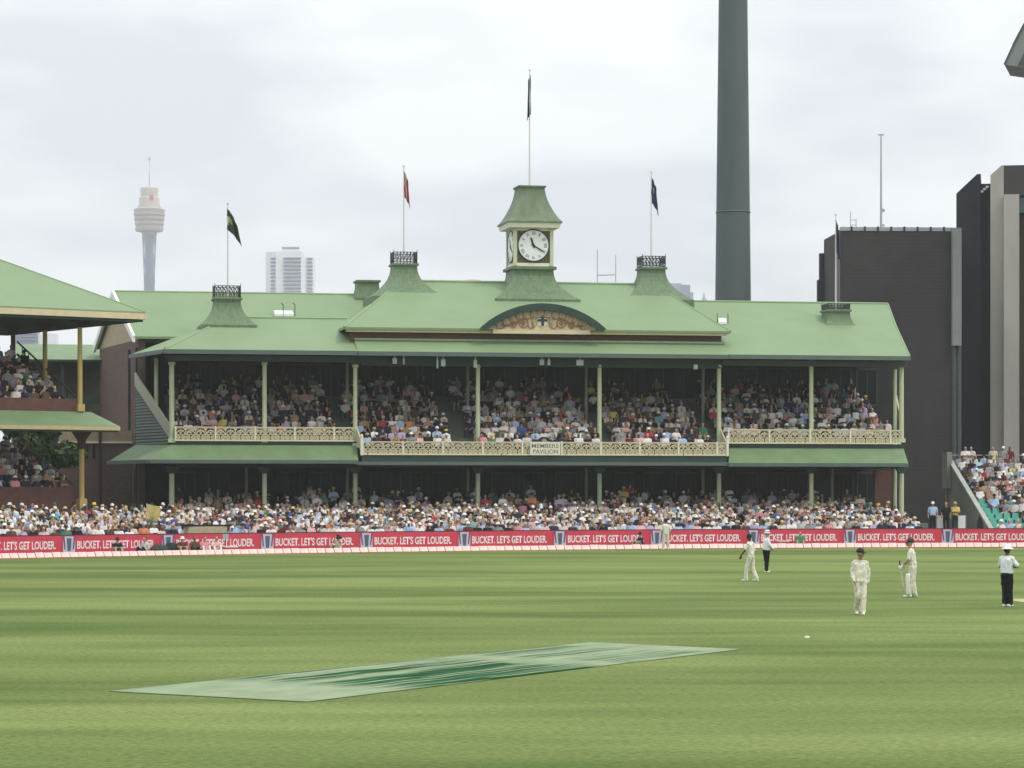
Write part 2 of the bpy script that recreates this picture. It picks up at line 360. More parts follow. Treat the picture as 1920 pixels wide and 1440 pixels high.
# ---- clock tower
ctv = 6.6
kc = PV.Y(993, ctv)/F
uc_ = PV.u(993, ctv); cc = (uc_, ctv, 0)
zc = lambda py: flat(993, py, ctv)
prof = [(80*kc, zc(600)), (80*kc, zc(566))]
for i in range(1, 11):
    t = i/10; prof.append(((38+42*(1-t)**2.3)*kc, zc(566)+(zc(509)-zc(566))*t))
prof += [(43*kc, zc(508)), (43*kc, zc(503)), (37*kc, zc(502))]
ct = MB().square(cc, prof).build('clock_tower', roofg2, pav)
hb = 34.5*kc
MB().square(cc, [(hb, zc(503)), (hb, zc(429))]).build('tower_body', mat('tower_cream', (.52, .47, .36), .7, .1, 4), ct)
for sx in (-1, 1):
    for sy in (-1, 1): MB().box(cc[0]+sx*hb-.11, cc[0]+sx*hb+.11, cc[1]+sy*hb-.11, cc[1]+sy*hb+.11, zc(501.5), zc(431)).build('corner_post', palegr, ct)
for z0, z1 in ((zc(502), zc(496)), (zc(436), zc(430.5))):
    MB().box(cc[0]-hb+.112, cc[0]+hb-.112, cc[1]-hb-.05, cc[1]-hb+.05, z0, z1).build('dial_frame', offw, ct); MB().box(cc[0]-hb-.05, cc[0]-hb+.05, cc[1]-hb+.112, cc[1]+hb-.112, z0, z1).build('dial_frame', offw, ct)
MB().box(cc[0]-hb+.12, cc[0]+hb-.12, cc[1]-hb-.03, cc[1]-hb+.02, zc(496), zc(436)).build('dial_backboard', mat('olive_board', (.10, .09, .045), .7, .2, 5), ct)
m = MB(); m.square(cc, [(48*kc, zc(431)), (50*kc, zc(421))]); m.build('tower_cornice', offw, ct)
prof = [(52*kc, zc(422)), (52*kc, zc(419.5))]
for i in range(1, 11):
    t = i/10; prof.append(((24+26*(1-t)**1.7)*kc, zc(419)+(zc(354)-zc(419))*t))
prof += [(26.5*kc, zc(353.5)), (26.5*kc, zc(350.5)), (24*kc, zc(350))]
MB().square(cc, prof).build('tower_roof', mat('tower_cap_green', (.13, .175, .105), .6, .22, 2, stretch=(1, 1, .5)), ct)
zd = zc(463.5); rd = 30.0*kc
def dial(parent, front=True):
    """dial in local xz plane, facing -y"""
    yb = -.035
    m = MB(); n = 40
    ring = lambda r, y: [(r*math.cos(2*math.pi*i/n), y, r*math.sin(2*math.pi*i/n)) for i in range(n)]
    f = MB().rings([ring(rd*.97, 0), ring(rd*.97, -.06)]).mesh('clock_face')
    b = MB().ringxz((0, -.05, 0), rd*.985, rd*.07, .07, 40).mesh('bezel')
    parts = [link('clock_face', f, clockw), link('bezel', b, iron)]
    rom = ['XII', 'I', 'II', 'III', 'IV', 'V', 'VI', 'VII', 'VIII', 'IX', 'X', 'XI']
    for i, tx in enumerate(rom):
        me = text_mesh(tx, .02); me.name = 'numeral'
        a = R(90-30*i); wd = {1: .05, 2: .10, 3: .15, 4: .18}[len(tx)]*rd*1.6; hh = .2*rd
        if tx in ('V', 'X'): wd = .15*rd
        M = Matrix.Translation((math.cos(a)*rd*.76, -.064, math.sin(a)*rd*.76)) @ Matrix.Rotation(R(30*i), 4, 'Y') @ Matrix.Translation((-wd/2, 0, -hh/2)) @ Matrix.Diagonal((wd, 1, hh, 1))
        me.transform(M); parts.append(link('numeral', me, mat('numeral_grey', (.12, .12, .13), .6)))
    for nm, ang, ln, wd, y in (('hour_hand', 340, .55, .10, -.075), ('minute_hand', 121, .80, .07, -.09)):
        a = R(90-ang); d = Vector((math.cos(a), 0, math.sin(a))); s_ = Vector((-d.z, 0, d.x))
        pts = [d*-.16*rd+s_*wd*.5*rd, d*-.16*rd-s_*wd*.5*rd, d*ln*.8*rd-s_*wd*.6*rd, d*ln*rd, d*ln*.8*rd+s_*wd*.6*rd]
        mm = MB().prism([(p.x, y, p.z) for p in pts], (0, -.012, 0)); mm.rings([[(math.cos(k_)*.07*rd*1.2, y+.001, math.sin(k_)*.07*rd*1.2) for k_ in np.linspace(0, 6.28, 9)[:-1]], [(math.cos(k_)*.07*rd*1.2, y-.016, math.sin(k_)*.07*rd*1.2) for k_ in np.linspace(0, 6.28, 9)[:-1]]])
        parts.append(mm.build(nm, black))
    for o in parts:
        o.parent = parent
        o.matrix_local = (Matrix.Translation((cc[0], cc[1]-hb-.03, zd)) if front else Matrix.Translation((cc[0]-hb-.0, cc[1], zd)) @ Matrix.Rotation(R(-90), 4, 'Z'))
dial(ct); dial(ct, False)
# ---- arched pediment
pk = PV.Y(1018, -.6)/F
pc = PV.u(1018, -.6); zs = flat(1018, 617, -.6); hw = 120*pk; rise = 47*pk
Rr = (hw*hw+rise*rise)/(2*rise); zc0 = zs+rise-Rr; a_ = math.asin(hw/Rr)
def arc(r, n=32, a0=None): a0 = a0 or a_; return [(pc+r*math.sin(t), zc0+r*math.cos(t)) for t in np.linspace(-a0, a0, n)]
ped = None
m = MB()
o1, i1 = arc(Rr), arc(Rr-.16)
secs = [[(a[0], -.75, a[1]), (b[0], -.75, b[1]), (b[0], 5.2, b[1]), (a[0], 5.2, a[1])] for a, b in zip(o1, i1)]
m.rings(secs); ped = m.build('arched_pediment', roofg, pav)
m = MB(); o2, i2 = arc(Rr+.03), arc(Rr-.36)
secs = [[(a[0], -.82, max(a[1], zs-.05)), (b[0], -.82, max(b[1], zs-.05)), (b[0], -.755, max(b[1], zs-.05)), (a[0], -.755, max(a[1], zs-.05))] for a, b in zip(o2, i2)]
m.rings(secs); m.build('arch_band', dgreen, ped)
ri = Rr-.36
def arc_clip(r, n=30):
    a1 = math.acos(max(-1, min(1, (zs-.02-zc0)/r))); return [(pc+r*math.sin(t), zc0+r*math.cos(t)) for t in np.linspace(-a1, a1, n)]
m = MB(); pts = arc_clip(ri+.05); m.prism([(x, -.45, z) for x, z in pts], (0, .2, 0)); m.build('tympanum', cream, ped)
m = MB(); oo, ii = arc_clip(ri-.40), arc_clip(ri-.47)
m.rings([[(a[0], -.52, a[1]), (b[0], -.52, b[1]), (b[0], -.448, b[1]), (a[0], -.448, a[1])] for a, b in zip(oo, ii)]); m.build('relief_moulding', terra, ped)
corbm = mat('buff_corbel', (.36, .25, .17), .8, .2, 6); a1 = math.acos((zs+.18-zc0)/(ri-.18))
for t in np.linspace(-a1, a1, 14):
    x, z = pc+(ri-.17)*math.sin(t), zc0+(ri-.17)*math.cos(t); d = Vector((math.sin(t), 0, math.cos(t))); s_ = Vector((d.z, 0, -d.x))
    m = MB(); m.prism([tuple(Vector((x, -.62, z))+d*i*.17+s_*j*.085) for i, j in ((-1, -1), (1, -1), (1, 1), (-1, 1))], (0, .18, 0)); m.build('corbel', corbm, ped)
for sx in (-1, 1):
    m = MB()
    for dx, r in ((1.15, .27), (1.78, .17), (2.28, .12)):
        c_ = (pc+sx*dx, -.475, zs+.36-.0*dx if r > .2 else zs+.24)
        m.ringxz(c_, r, .065, .07, 14); m.ringxz(c_, r*.32, r*.36, .07, 8)
        m.ringxz((c_[0]+sx*r*.9, -.47, c_[2]-r*.7), r*.8, .06, .06, 8, 0, math.pi)
    m.ringxz((pc+sx*.68, -.47, zs+.25), .2, .06, .07, 10, math.pi, 2*math.pi)
    m.build('scroll_relief', terra, ped)
m = MB(); m.prism([(pc-.34+.0, -.5, zs+.85), (pc+.34, -.5, zs+.85), (pc+.3, -.5, zs+.3), (pc, -.5, zs+.08), (pc-.3, -.5, zs+.3)], (0, .06, 0)); sh = m.build('shield', offw, ped)
m = MB(); m.box(pc-.08, pc+.08, -.54, -.502, zs+.2, zs+.82); m.box(pc-.3, pc-.085, -.54, -.502, zs+.46, zs+.6); m.box(pc+.085, pc+.3, -.54, -.502, zs+.46, zs+.6)
m.build('shield_cross', dgreen, ped)
for sx in (-1, 1): MB().lathe((pc+sx*.52, -.46, zs+.35), [(.02, -.3), (.12, -.15), (.15, .05), (.12, .25), (.03, .38)], 8).build('supporter_figure', mat('buff_figure', (.42, .32, .2), .8, .3, 8), ped)
# ---- columns
CPX = [322, 496, 666, 896, 1124, 1348, 1521, 1690]
for i, px in enumerate(CPX):
    main = 2 <= i <= 5
    u = PV.u(px, 0); r = .155 if i in (0, 7) else .14
    zt = flat(px, 684, 0) if main else flat(px, 679, 0)
    zlow = 5.9 if main else flat(px, 829, 0)
    m = MB(); m.box(u-r-.05, u+r+.05, -r-.05, r+.05, zlow-.02, zlow+.22); m.tube((u, 0, zlow+.2), (u, 0, zt-.16), r, r*.92, 10); m.lathe((u, 0, zt-.18), [(r, 0), (r*1.35, .07), (r*1.35, .18)], 10)
    col = m.build('column', palegr, pav)
    MB().prism([(u-.18, 0-.12, zt), (u+.18, -.12, zt), (u+.55, -.12, zt+.6), (u-.55, -.12, zt+.6)], (0, .24, 0)).build('bracket', dgreen, col)
    zl = flat(px, 888, 0)
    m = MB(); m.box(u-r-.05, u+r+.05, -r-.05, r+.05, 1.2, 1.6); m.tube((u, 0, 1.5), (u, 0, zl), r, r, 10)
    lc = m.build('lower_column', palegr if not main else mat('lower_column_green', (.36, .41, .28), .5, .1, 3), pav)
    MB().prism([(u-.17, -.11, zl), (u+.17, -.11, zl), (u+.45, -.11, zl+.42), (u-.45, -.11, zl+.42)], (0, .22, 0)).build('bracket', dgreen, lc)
uu = PV.u(1678, .9)
MB().tube((uu, .9, 1.2), (uu, .9, 10.8), .12, .11, 10).build('column', palegr, pav)
uu = PV.u(293, 3.4); MB().tube((uu, 3.4, 5), (uu, 3.4, 11.2), .12, .12, 10).build('column', palegr, pav)
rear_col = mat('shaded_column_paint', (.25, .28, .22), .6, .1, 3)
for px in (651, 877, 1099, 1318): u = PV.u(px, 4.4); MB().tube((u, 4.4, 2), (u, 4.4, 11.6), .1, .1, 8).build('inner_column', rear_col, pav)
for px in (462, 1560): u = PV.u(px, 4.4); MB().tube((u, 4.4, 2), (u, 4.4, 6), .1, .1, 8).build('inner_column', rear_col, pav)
# ---- balustrades: pierced iron-lace panels
def lace_mesh(wd, hh):
    m = MB(); t = .035
    m.box(-wd/2, wd/2, -.02, .02, 0, .04); m.box(-wd/2, wd/2, -.02, .02, hh*.42, hh*.42+.035); m.box(-wd/2, wd/2, -.025, .025, hh-.05, hh)
    m.box(-wd/2, -wd/2+.035, -.025, .025, .04, hh-.05)
    m.ringxz((.015, 0, hh*.46), wd*.40, .05, .036, 10, 0, math.pi)
    m.bar((.015, 0, hh*.46), (.015, 0, hh*.9), .03, .07)
    for sx in (-1, 1):
        m.bar((.015, 0, hh*.5), (.015+sx*wd*.24, 0, hh*.78), .03, .04)
        c = (.015+sx*wd*.235, 0, hh*.225); m.ringxz(c, wd*.17, .05, .036, 10)
        for a in (45, 135): m.bar((c[0]-math.cos(R(a))*wd*.14, 0, c[2]-math.sin(R(a))*wd*.14), (c[0]+math.cos(R(a))*wd*.14, 0, c[2]+math.sin(R(a))*wd*.14), .028, .03)
        # spandrels between arch and top rail
        m.prism([(sx*wd*.5, -.015, hh*.96), (sx*wd*.5, -.015, hh*.72), (sx*wd*.40, -.015, hh*.80), (sx*wd*.22, -.015, hh*.96)], (0, .03, 0))
    return m.mesh('balustrade_panel')
def balustrade(px0, px1, v, y0, y1, n):
    u0, u1 = PV.u(px0, v), PV.u(px1, v); pm = (px0+px1)/2; z0, z1 = flat(pm, y1, v), flat(pm, y0, v)
    wd = (u1-u0)/n; me = lace_mesh(wd, z1-z0); me.materials.append(lace)
    b = MB(); b.box(u0-.05, u1+.05, v-.05, v+.05, z1, z1+.05); b.box(u0-.05, u1+.05, v-.05, v+.05, z0-.06, z0)
    o = b.build('balustrade', lace, pav)
    for i in range(n): link('balustrade_panel', me, None, o, (u0+wd*(i+.5), v, z0))
    for i in range(0, n+1, 4): MB().box(u0+wd*i-.045, u0+wd*i+.045, v-.07, v+.07, z0-.05, z1+.08).build('baluster_post', offw, o)
    return o, u0, u1, z0, z1
bm_, bu0, bu1, bz0, bz1 = balustrade(680, 1362, -1.3, 830, 852, 37)
balustrade(329, 663, -.24, 802, 825.5, 18)
balustrade(1366, 1688, -.24, 807, 830.5, 17)
for u in (bu0-.06, bu1+.06):
    m = MB(); m.box(u-.07, u+.07, -1.38, -1.22, bz0-.08, bz1+.25); m.lathe((u, -1.3, bz1+.25), [(.06, 0), (.1, .08), (.07, .16), (.02, .22)], 8); m.build('newel_post', offw, bm_)
zw0, zw1 = flat(500, 826, -.1), flat(500, 801, -.1)
for sgn, u_, uw in ((1, bu0-.07, PV.u(668, -.05)), (-1, bu1+.07, PV.u(1352, -.05))):
    MB().prism([(u_, -1.3, bz0), (u_, -1.3, bz1), (uw, -.1, zw1), (uw, -.1, zw0)], (.06*sgn, 0, 0)).build('return_panel', lace, bm_)
# sign on the balcony
su0, su1 = PV.u(994, -1.4), PV.u(1050, -1.4); sz0, sz1 = flat(1022, 853.5, -1.4), flat(1022, 829.5, -1.4)
sign = MB().box(su0, su1, -1.45, -1.38, sz0, sz1).build('name_board', offw, pav, label='ivory board reading MEMBERS PAVILION in grey serif capitals')
for tx, z0, z1, a, b in (('MEMBERS', .56, .90, .05, .95), ('PAVILION', .12, .46, .09, .93)):
    me = text_mesh(tx, .012); o = link('lettering', me, mat('sign_letter_grey', (.16, .15, .12), .6), sign)
    o.location = (su0+(su1-su0)*a, -1.455, sz0+(sz1-sz0)*z0); o.scale = ((su1-su0)*(b-a), 1, (sz1-sz0)*(z1-z0))
# floor edge below the balconies and lower awnings
zg = flat(1010, 872.5, -1.5)
MB().box(bu0-.05, bu1+.05, -1.28, -1.0, zg+.2, bz0-.062).build('balcony_fascia', dgreen, pav)
MB().box(PV.u(668, -1.5), PV.u(1366, -1.5), -1.55, -1.285, zg, zg+.2).build('gutter', gutter, pav)
def low_awning(px0t, px1t, px0b, px1b, yt, yb, pm):
    zt, zb = flat(pm, yt, -.1), flat(pm, yb, -1.6)
    o = MB().slab([(PV.u(px0b, -1.6), -1.6, zb), (PV.u(px1b, -1.6), -1.6, zb), (PV.u(px1t, -.1), -.1, zt), (PV.u(px0t, -.1), -.1, zt)], .07).build('lower_awning', mat('awning_green_sheet', (.15, .225, .115), .55, .12, .8, rib=('X', 3.2, .1)), pav)
    MB().box(PV.u(px0b, -1.65), PV.u(px1b, -1.65), -1.72, -1.603, zb-.22, zb-.02).build('gutter', gutter, pav)
    MB().box(PV.u(px0t, -.1), PV.u(px1t, -.1), -.16, .0, zt+.01, flat(pm, yt-6.5, -.1)).build('awning_fascia', dgreen, pav)
    return zt, zb
zt, zb = low_awning(322, 668, 280, 672, 833.5, 862, 480)
low_awning(1368, 1694, 1366, 1703, 840, 868, 1530)
# left side awning and weatherboard side wall
s0, s1 = (PV.u(322, -.1), -.1), (PV.u(256, 6), 6.0)
MB().slab([(PV.u(205, 5.2), 5.2, zb), (PV.u(280, -1.6), -1.6, zb), (s0[0], -.1, zt), (s1[0], 6, zt+.1)], .07).build('side_awning', MATS['awning_green_sheet'], pav)
MB().prism([(PV.u(205, 5.2)-.05, 5.2, zb-.22), (PV.u(280, -1.6)-.05, -1.7, zb-.22), (PV.u(280, -1.6)-.05, -1.7, zb-.02), (PV.u(205, 5.2)-.05, 5.2, zb-.02)], (-.12, 0, 0)).build('gutter', gutter, pav)
zs0, zs1 = flat(322, 812, 0), flat(258, 712, 6)
m = MB(); nb = 22
for i in range(nb):
    z0 = zt+.05+(zs1-zt)*i/nb; z1 = zt+.05+(zs1-zt)*(i+1)/nb
    if z0 < zs0: a = 0
    else: a = (z0-zs0)/(zs1-zs0)
    lerp = lambda t, o: (s0[0]+(s1[0]-s0[0])*t-o, s0[1]+(s1[1]-s0[1])*t)
    p0, p1 = lerp(a, .09), lerp(1, .09); p2, p3 = lerp(1, .015), lerp(a, .015)
    m.prism([(p0[0], p0[1], z0), (p1[0], p1[1], z0), (p2[0], p2[1], z1), (p3[0], p3[1], z1)], (.1, 0, 0))
m.build('weatherboard_wall', wboard, pav)
m = MB(); m.prism([(s0[0]-.12, -.1, zs0-.35), (s0[0]-.12, -.1, zs0+.42), (s1[0]-.12, 6, zs1+.42), (s1[0]-.12, 6, zs1-.35)], (.1, 0, 0))
m.build('raking_balustrade', mat('raking_rail_paint', (.36, .37, .28), .6, .1, 3), pav)
m = MB(); ue, uz = PV.u(1690, .3), PV.u(1674, 5)
m.prism([(ue, .3, flat(1690, 805, .3)-.3), (ue, .3, flat(1690, 805, .3)+.3), (uz, 5, flat(1674, 722, 5)+.3), (uz, 5, flat(1674, 722, 5)-.3)], (.08, 0, 0)); m.build('raking_balustrade', lace, pav)
# ---- upper seating tiers
ROWV, ROWD, ROWZ, ROWH = -.7, .85, 5.45, .34
def tier(u0a, u1a, k0, k1, name='seating_tier'):
    m = MB()
    for k in range(k0, k1):
        z = ROWZ+ROWH*k; m.box(u0a, u1a, ROWV+ROWD*k-.42, ROWV+ROWD*k+.43 if k < k1-1 else 9.0, max(z-.6, 5.0), z)
    m.build(name, step, pav)
tier(PV.u(680, -1), PV.u(1360, -1), 0, 12)
tier(PV.u(326, 0)-.0, PV.u(680, -1)-.01, 2, 12); tier(PV.u(1360, -1)+.01, PV.u(1686, 0), 2, 12)
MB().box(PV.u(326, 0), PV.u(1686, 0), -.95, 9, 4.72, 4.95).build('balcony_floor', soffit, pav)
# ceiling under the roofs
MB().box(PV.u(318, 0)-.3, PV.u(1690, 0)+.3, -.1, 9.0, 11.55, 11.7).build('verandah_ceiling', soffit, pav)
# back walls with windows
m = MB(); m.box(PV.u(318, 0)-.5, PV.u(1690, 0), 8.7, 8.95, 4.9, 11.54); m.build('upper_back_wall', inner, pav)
wm = mat('window_frame_paint', (.045, .05, .042), .6)
for px in (375, 432, 478, 552, 600, 712, 762, 812, 926, 985, 1040, 1160, 1208, 1262, 1400, 1455, 1500, 1575, 1625):
    u = PV.u(px, 8.7); wd = .62
    o = MB().box(u-wd, u+wd, 8.66, 8.69, 8.9, 11.1).build('window', dark, pav)
    m = MB()
    for a, b, c_, d in ((u-wd-.1, u-wd, 8.8, 11.2), (u+wd, u+wd+.1, 8.8, 11.2), (u-wd, u+wd, 11.1, 11.2), (u-wd, u+wd, 8.8, 8.9), (u-.03, u+.03, 8.9, 11.1)): m.box(a, b, 8.6, 8.688, c_, d)
    m.build('window_frame', wm, o)
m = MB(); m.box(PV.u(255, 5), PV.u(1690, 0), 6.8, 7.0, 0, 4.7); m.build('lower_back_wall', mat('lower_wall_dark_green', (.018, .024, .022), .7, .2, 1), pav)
for px in (345, 410, 540, 600, 715, 770, 830, 940, 1000, 1060, 1170, 1225, 1285, 1400, 1455, 1495, 1580, 1625):
    u = PV.u(px, 6.8); o = MB().box(u-.6, u+.6, 6.76, 6.79, 2.9, 4.4).build('window', dark, pav)
    m = MB()
    for a, b, c_, d in ((u-.7, u-.6, 2.8, 4.5), (u+.6, u+.7, 2.8, 4.5), (u-.6, u+.6, 4.4, 4.5), (u-.03, u+.03, 2.9, 4.4)): m.box(a, b, 6.7, 6.788, c_, d)
    m.build('window_frame', wm, o)
MB().box(PV.u(1640, 3.5), PV.u(1672, 3.5), 3.5, 3.7, 1.6, 4.6).build('brick_pier', brick, pav)
# little lamps and pelmets hanging below the main eave
lampm = mat('pale_lamp_housing', (.46, .48, .46), .4)
for i, (px, hpx, wpx) in enumerate(((740, 16, 8), (757, 17, 3), (820, 24, 3), (831, 20, 8), (891, 22, 6), (1016, 16, 8), (1029, 16, 5), (1087, 16, 13))):
    k = PV.Y(px, -1.0)/F; u = PV.u(px, -1); z1 = zab-.2
    t = thing('hanging_lamp', 'small pale lamp box hanging under the main eave, number %s from the left' % ['one', 'two', 'three', 'four', 'five', 'six', 'seven', 'eight'][i], 'lamp', PV.world(u, -1, z1), PV.a, 'lamps under the main eave')
    MB().box(-wpx*k/2, wpx*k/2, -.07, .07, -hpx*k, -hpx*k*.35).build('lamp_box', lampm, t)
    MB().box(-.03, .03, -.03, .03, -hpx*k*.36, .1).build('stem', lampm, t)
m = MB(); a = P(1304, 688, -.3); lb = thing('floodlight_box', 'small white square fitting beside the right main column under the eave', 'lamp', PV.world(a[0], a[1], a[2]), PV.a)
MB().box(-.11, .11, -.1, .1, -.14, .14).build('housing', white, lb); MB().box(-.02, .02, .1, .3, -.02, .02).build('arm', lampm, lb)
# ---- flagpoles on the roof
def hang_flag(h_attach, cols, parent, spread, droop, x0=.05, seed=0, nx=9, nz=14):
    """limp flag: hoist along the pole from z=-.2 down h_attach; fly end falls beside the pole"""
    rg = random.Random(seed); vs_, fs, ci = [], [], []
    for i in range(nz+1):
        for j in range(nx+1):
            t, s_ = i/nz, j/nx
            x = x0-.12*spread+spread*s_*(.75+.35*t)
            z = -.2-h_attach*t-droop*s_*(.45+.55*s_)
            y = .16*math.sin(s_*14+seed+t*2)*s_+.04*math.sin(t*9+seed)
            vs_.append((x, y, z))
    for i in range(nz):
        for j in range(nx):
            a = i*(nx+1)+j; fs.append((a, a+1, a+nx+2, a+nx+1)); ci.append(cols((j+.5)/nx, (i+.5)/nz))
    me = bpy.data.meshes.new('flag'); me.from_pydata(vs_, [], fs)
    names = sorted(set(ci))
    for n_ in names: me.materials.append(FM[n_])
    for p_, c_ in zip(me.polygons, ci): p_.material_index = names.index(c_); p_.use_smooth = True
    o = link('flag', me, None, parent)
    so = o.modifiers.new('cloth', 'SOLIDIFY'); so.thickness = .012
    return o
FM = {'green': mat('flag_dark_green', (.02, .035, .022), .8), 'gold': mat('flag_gold', (.33, .31, .14), .8), 'red': mat('flag_red', (.38, .05, .06), .8), 'fwhite': mat('flag_white', (.6, .55, .55), .8),
      'navy': mat('flag_navy', (.03, .035, .10), .8), 'purple': mat('flag_purple', (.10, .07, .14), .8)}
def flagpole(px, v, ytop, ybot, label, h_att, spread, droop, cols, seed, fr=PV):
    Y = fr.Y(px, v); k = Y/F; zt_ = fr.z(px, ytop, v); zb_ = fr.z(px, ybot, v)
    t = thing('flagpole', label, 'flagpole', fr.world(fr.u(px, v), v, zb_), fr.a, 'flagpoles on the pavilion roof')
    MB().tube((0, 0, 0), (0, 0, zt_-zb_), .055, .03, 8).build('pole', polew, t)
    MB().lathe((0, 0, zt_-zb_), [(.02, -.03), (.07, .02), (.07, .08), (.01, .14)], 8).build('finial', polew, t)
    if cols:
        f = hang_flag(h_att*k, cols, t, spread*k, droop*k, seed=seed); f.location = (0, 0, zt_-zb_-.05)
    return t
flagpole(427, 4, 383, 562, 'white flagpole with limp dark green and gold flag on the left turret', 40, 25, 32, lambda s_, t_: 'gold' if .15 < s_ < .5 and .3 < t_ < .55 else 'green', 3)
flagpole(757, 7, 313, 500, 'white flagpole with limp red and white flag on turret left of clock', 48, 11, 22, lambda s_, t_: 'fwhite' if .35 < s_ < .6 else 'red', 5)
flagpole(993, ctv, 133, 352, 'tall white flagpole with furled purple flag on the clock tower', 74, -7, 12, lambda s_, t_: 'purple' if t_ < .75 else 'navy', 9)
flagpole(1221, 7, 324, 508, 'white flagpole with limp navy flag on turret right of clock', 48, 14, 26, lambda s_, t_: 'fwhite' if .3 < s_ < .42 and t_ > .3 and t_ < .5 else 'navy', 12)
flagpole(1567, 5.2, 404, 588, 'thick white flagpole on the low turret of the right wing', 60, 6, 20, lambda s_, t_: 'navy', 15)
# ------------------------------------------------------------------ old stand at the left, turned towards the field
LS = Frame(-23.46, 150.0, 36.0)
ls = thing('old_stand', 'small two-deck stand at the left edge with green hipped roof and ochre posts', 'stand', (LS.X0, LS.Y0, 0), LS.a)
lu = LS.u
uC = lu(272, -1.3); zLE = LS.z(100, 577.5, -1.3)
def hip_px(t):
    X, Y, _ = LS.world(uC-t, -1.3+t); return 960+F*X/Y, Y
tt = next(t for t in np.arange(1, 14, .02) if hip_px(t)[0] < 0)
slope = (H+(HY-487)/F*hip_px(tt)[1]-zLE)/tt
D = 8.4; zLR = zLE+slope*D; uA = -26
m = MB()
m.slab([(uA, -1.3, zLE), (uC, -1.3, zLE), (uC-D, -1.3+D, zLR), (uA+D, -1.3+D, zLR)], .14)
m.slab([(uC, -1.3, zLE), (uC, 2*D-1.3, zLE), (uC-D, -1.3+D, zLR)], .14)
m.slab([(uC, 2*D-1.3, zLE), (uA, 2*D-1.3, zLE), (uA+D, -1.3+D, zLR), (uC-D, -1.3+D, zLR)], .14)
m.slab([(uA, 2*D-1.3, zLE), (uA, -1.3, zLE), (uA+D, -1.3+D, zLR)], .14)
lr = m.build('hipped_roof', roofg, ls)
m = MB(); m.tube((uC, -1.3, zLE), (uC-D, -1.3+D, zLR), .05); m.build('ridge_capping', MATS['ridge_cap_green'], lr)
m = MB(); m.box(uA, uC-.1, -1.42, -1.305, zLE-.42, zLE-.1); m.box(uC-.09, uC+.05, -1.42, 2*D-1.3, zLE-.42, zLE-.1); m.build('eave_fascia', cream, ls)
MB().box(uA, uC-.12, -1.28, -1.2, zLE-.56, zLE-.3).build('eave_gutter', dgreen, ls)
MB().box(uA, uC-.2, -1.2, 2*D-1.5, zLE-.55, zLE-.45).build('roof_lining', soffit, ls)
zd0 = LS.z(150, 768, 0)           # upper deck front edge
u150 = 0.0
for (u, v) in ((u150, 0), (u150-.15, 3.9), (u150-.3, 7.6), (-6.2, 0)):
    m = MB(); m.tube((u, v, zd0-.1), (u, v, zLE-.9), .14, .125, 10); m.box(u-.2, u+.2, v-.2, v+.2, zd0-.1, zd0+.3)
    o = m.build('post', yel if v < 5 else mat('brown_post_paint', (.10, .05, .035), .6), ls)
    m = MB(); m.prism([(u-.16, v-.08, zLE-.9), (u+.16, v-.08, zLE-.9), (u+.7, v-.08, zLE-.46), (u-.7, v-.08, zLE-.46)], (0, .16, 0)); m.build('bracket', mat('maroon_bracket', (.045, .02, .022), .6), o)
for u in (0, -6.2):
    m = MB(); m.tube((u, -.2, 1.8), (u, -.2, LS.z(150, 842, 0)), .15, .14, 10); m.box(u-.22, u+.22, -.42, .02, 1.6, 2.9)
    o = m.build('lower_post', yel, ls)
    zz = LS.z(150, 842, 0)
    m = MB(); m.box(u-.2, u+.2, -.32, -.08, zz, zz+.5); m.prism([(u-.16, -.28, zz+.4), (u+.16, -.28, zz+.4), (u+.75, -.28, zz+1.15), (u-.75, -.28, zz+1.15)], (0, .16, 0)); m.build('bracket', MATS['maroon_bracket'], o)
# upper deck: front wall, raked floor
MB().box(uA, lu(146, 0), .05, .2, zd0-.2, LS.z(100, 747, 0)).build('balcony_front', mat('maroon_balcony', (.105, .045, .038), .75, .25, 3), ls)
m = MB(); NL = 9
for k in range(NL): m.box(uA, lu(146, 0)-.1, .2+.8*k, .2+.8*(k+1), zd0-.3+.30*k, zd0-.1+.36*k)
m.build('upper_tier', step, ls)
m = MB()
ug = lu(146, 0)
for dz, r in ((.75, .05), (.05, .07)): m.tube((ug, .2, zd0+dz-.05), (ug, .2+.8*NL, zd0+dz+.36*NL), r)
for k in range(NL): m.tube((ug, .4+.8*k, zd0+.36*k), (ug, .4+.8*k, zd0+.75+.36*k), .03)
m.build('raking_rail', mat('dark_rail', (.05, .04, .045), .6), ls)
# lower awning
zla0, zla1 = LS.z(100, 771, 0), LS.z(100, 797, -2)
uc2 = lu(224, -2); ut2 = lu(186, 0)
m = MB(); m.slab([(uA, -2, zla1), (uc2, -2, zla1), (ut2-.5, 0, zla0), (uA, 0, zla0)], .08)
m.slab([(uc2, -2, zla1), (uc2, 3, zla1+.15), (ut2-.5, 3, zla0), (ut2-.5, 0, zla0)], .08); m.build('lower_awning', MATS['awning_green_sheet'], ls)
m = MB(); m.box(uA, uc2, -2.1, -2.003, zla1-.24, zla1-.03); m.build('eave_fascia', mat('ochre_fascia', (.46, .37, .20), .6, .1, 3), ls)
MB().box(uA, uc2-.1, -2.0, -1.94, zla1-.34, zla1-.12).build('eave_gutter', dgreen, ls)
MB().box(uA, ug-.1, .2, 8, zd0-.55, zd0-.32).build('deck_slab', soffit, ls)
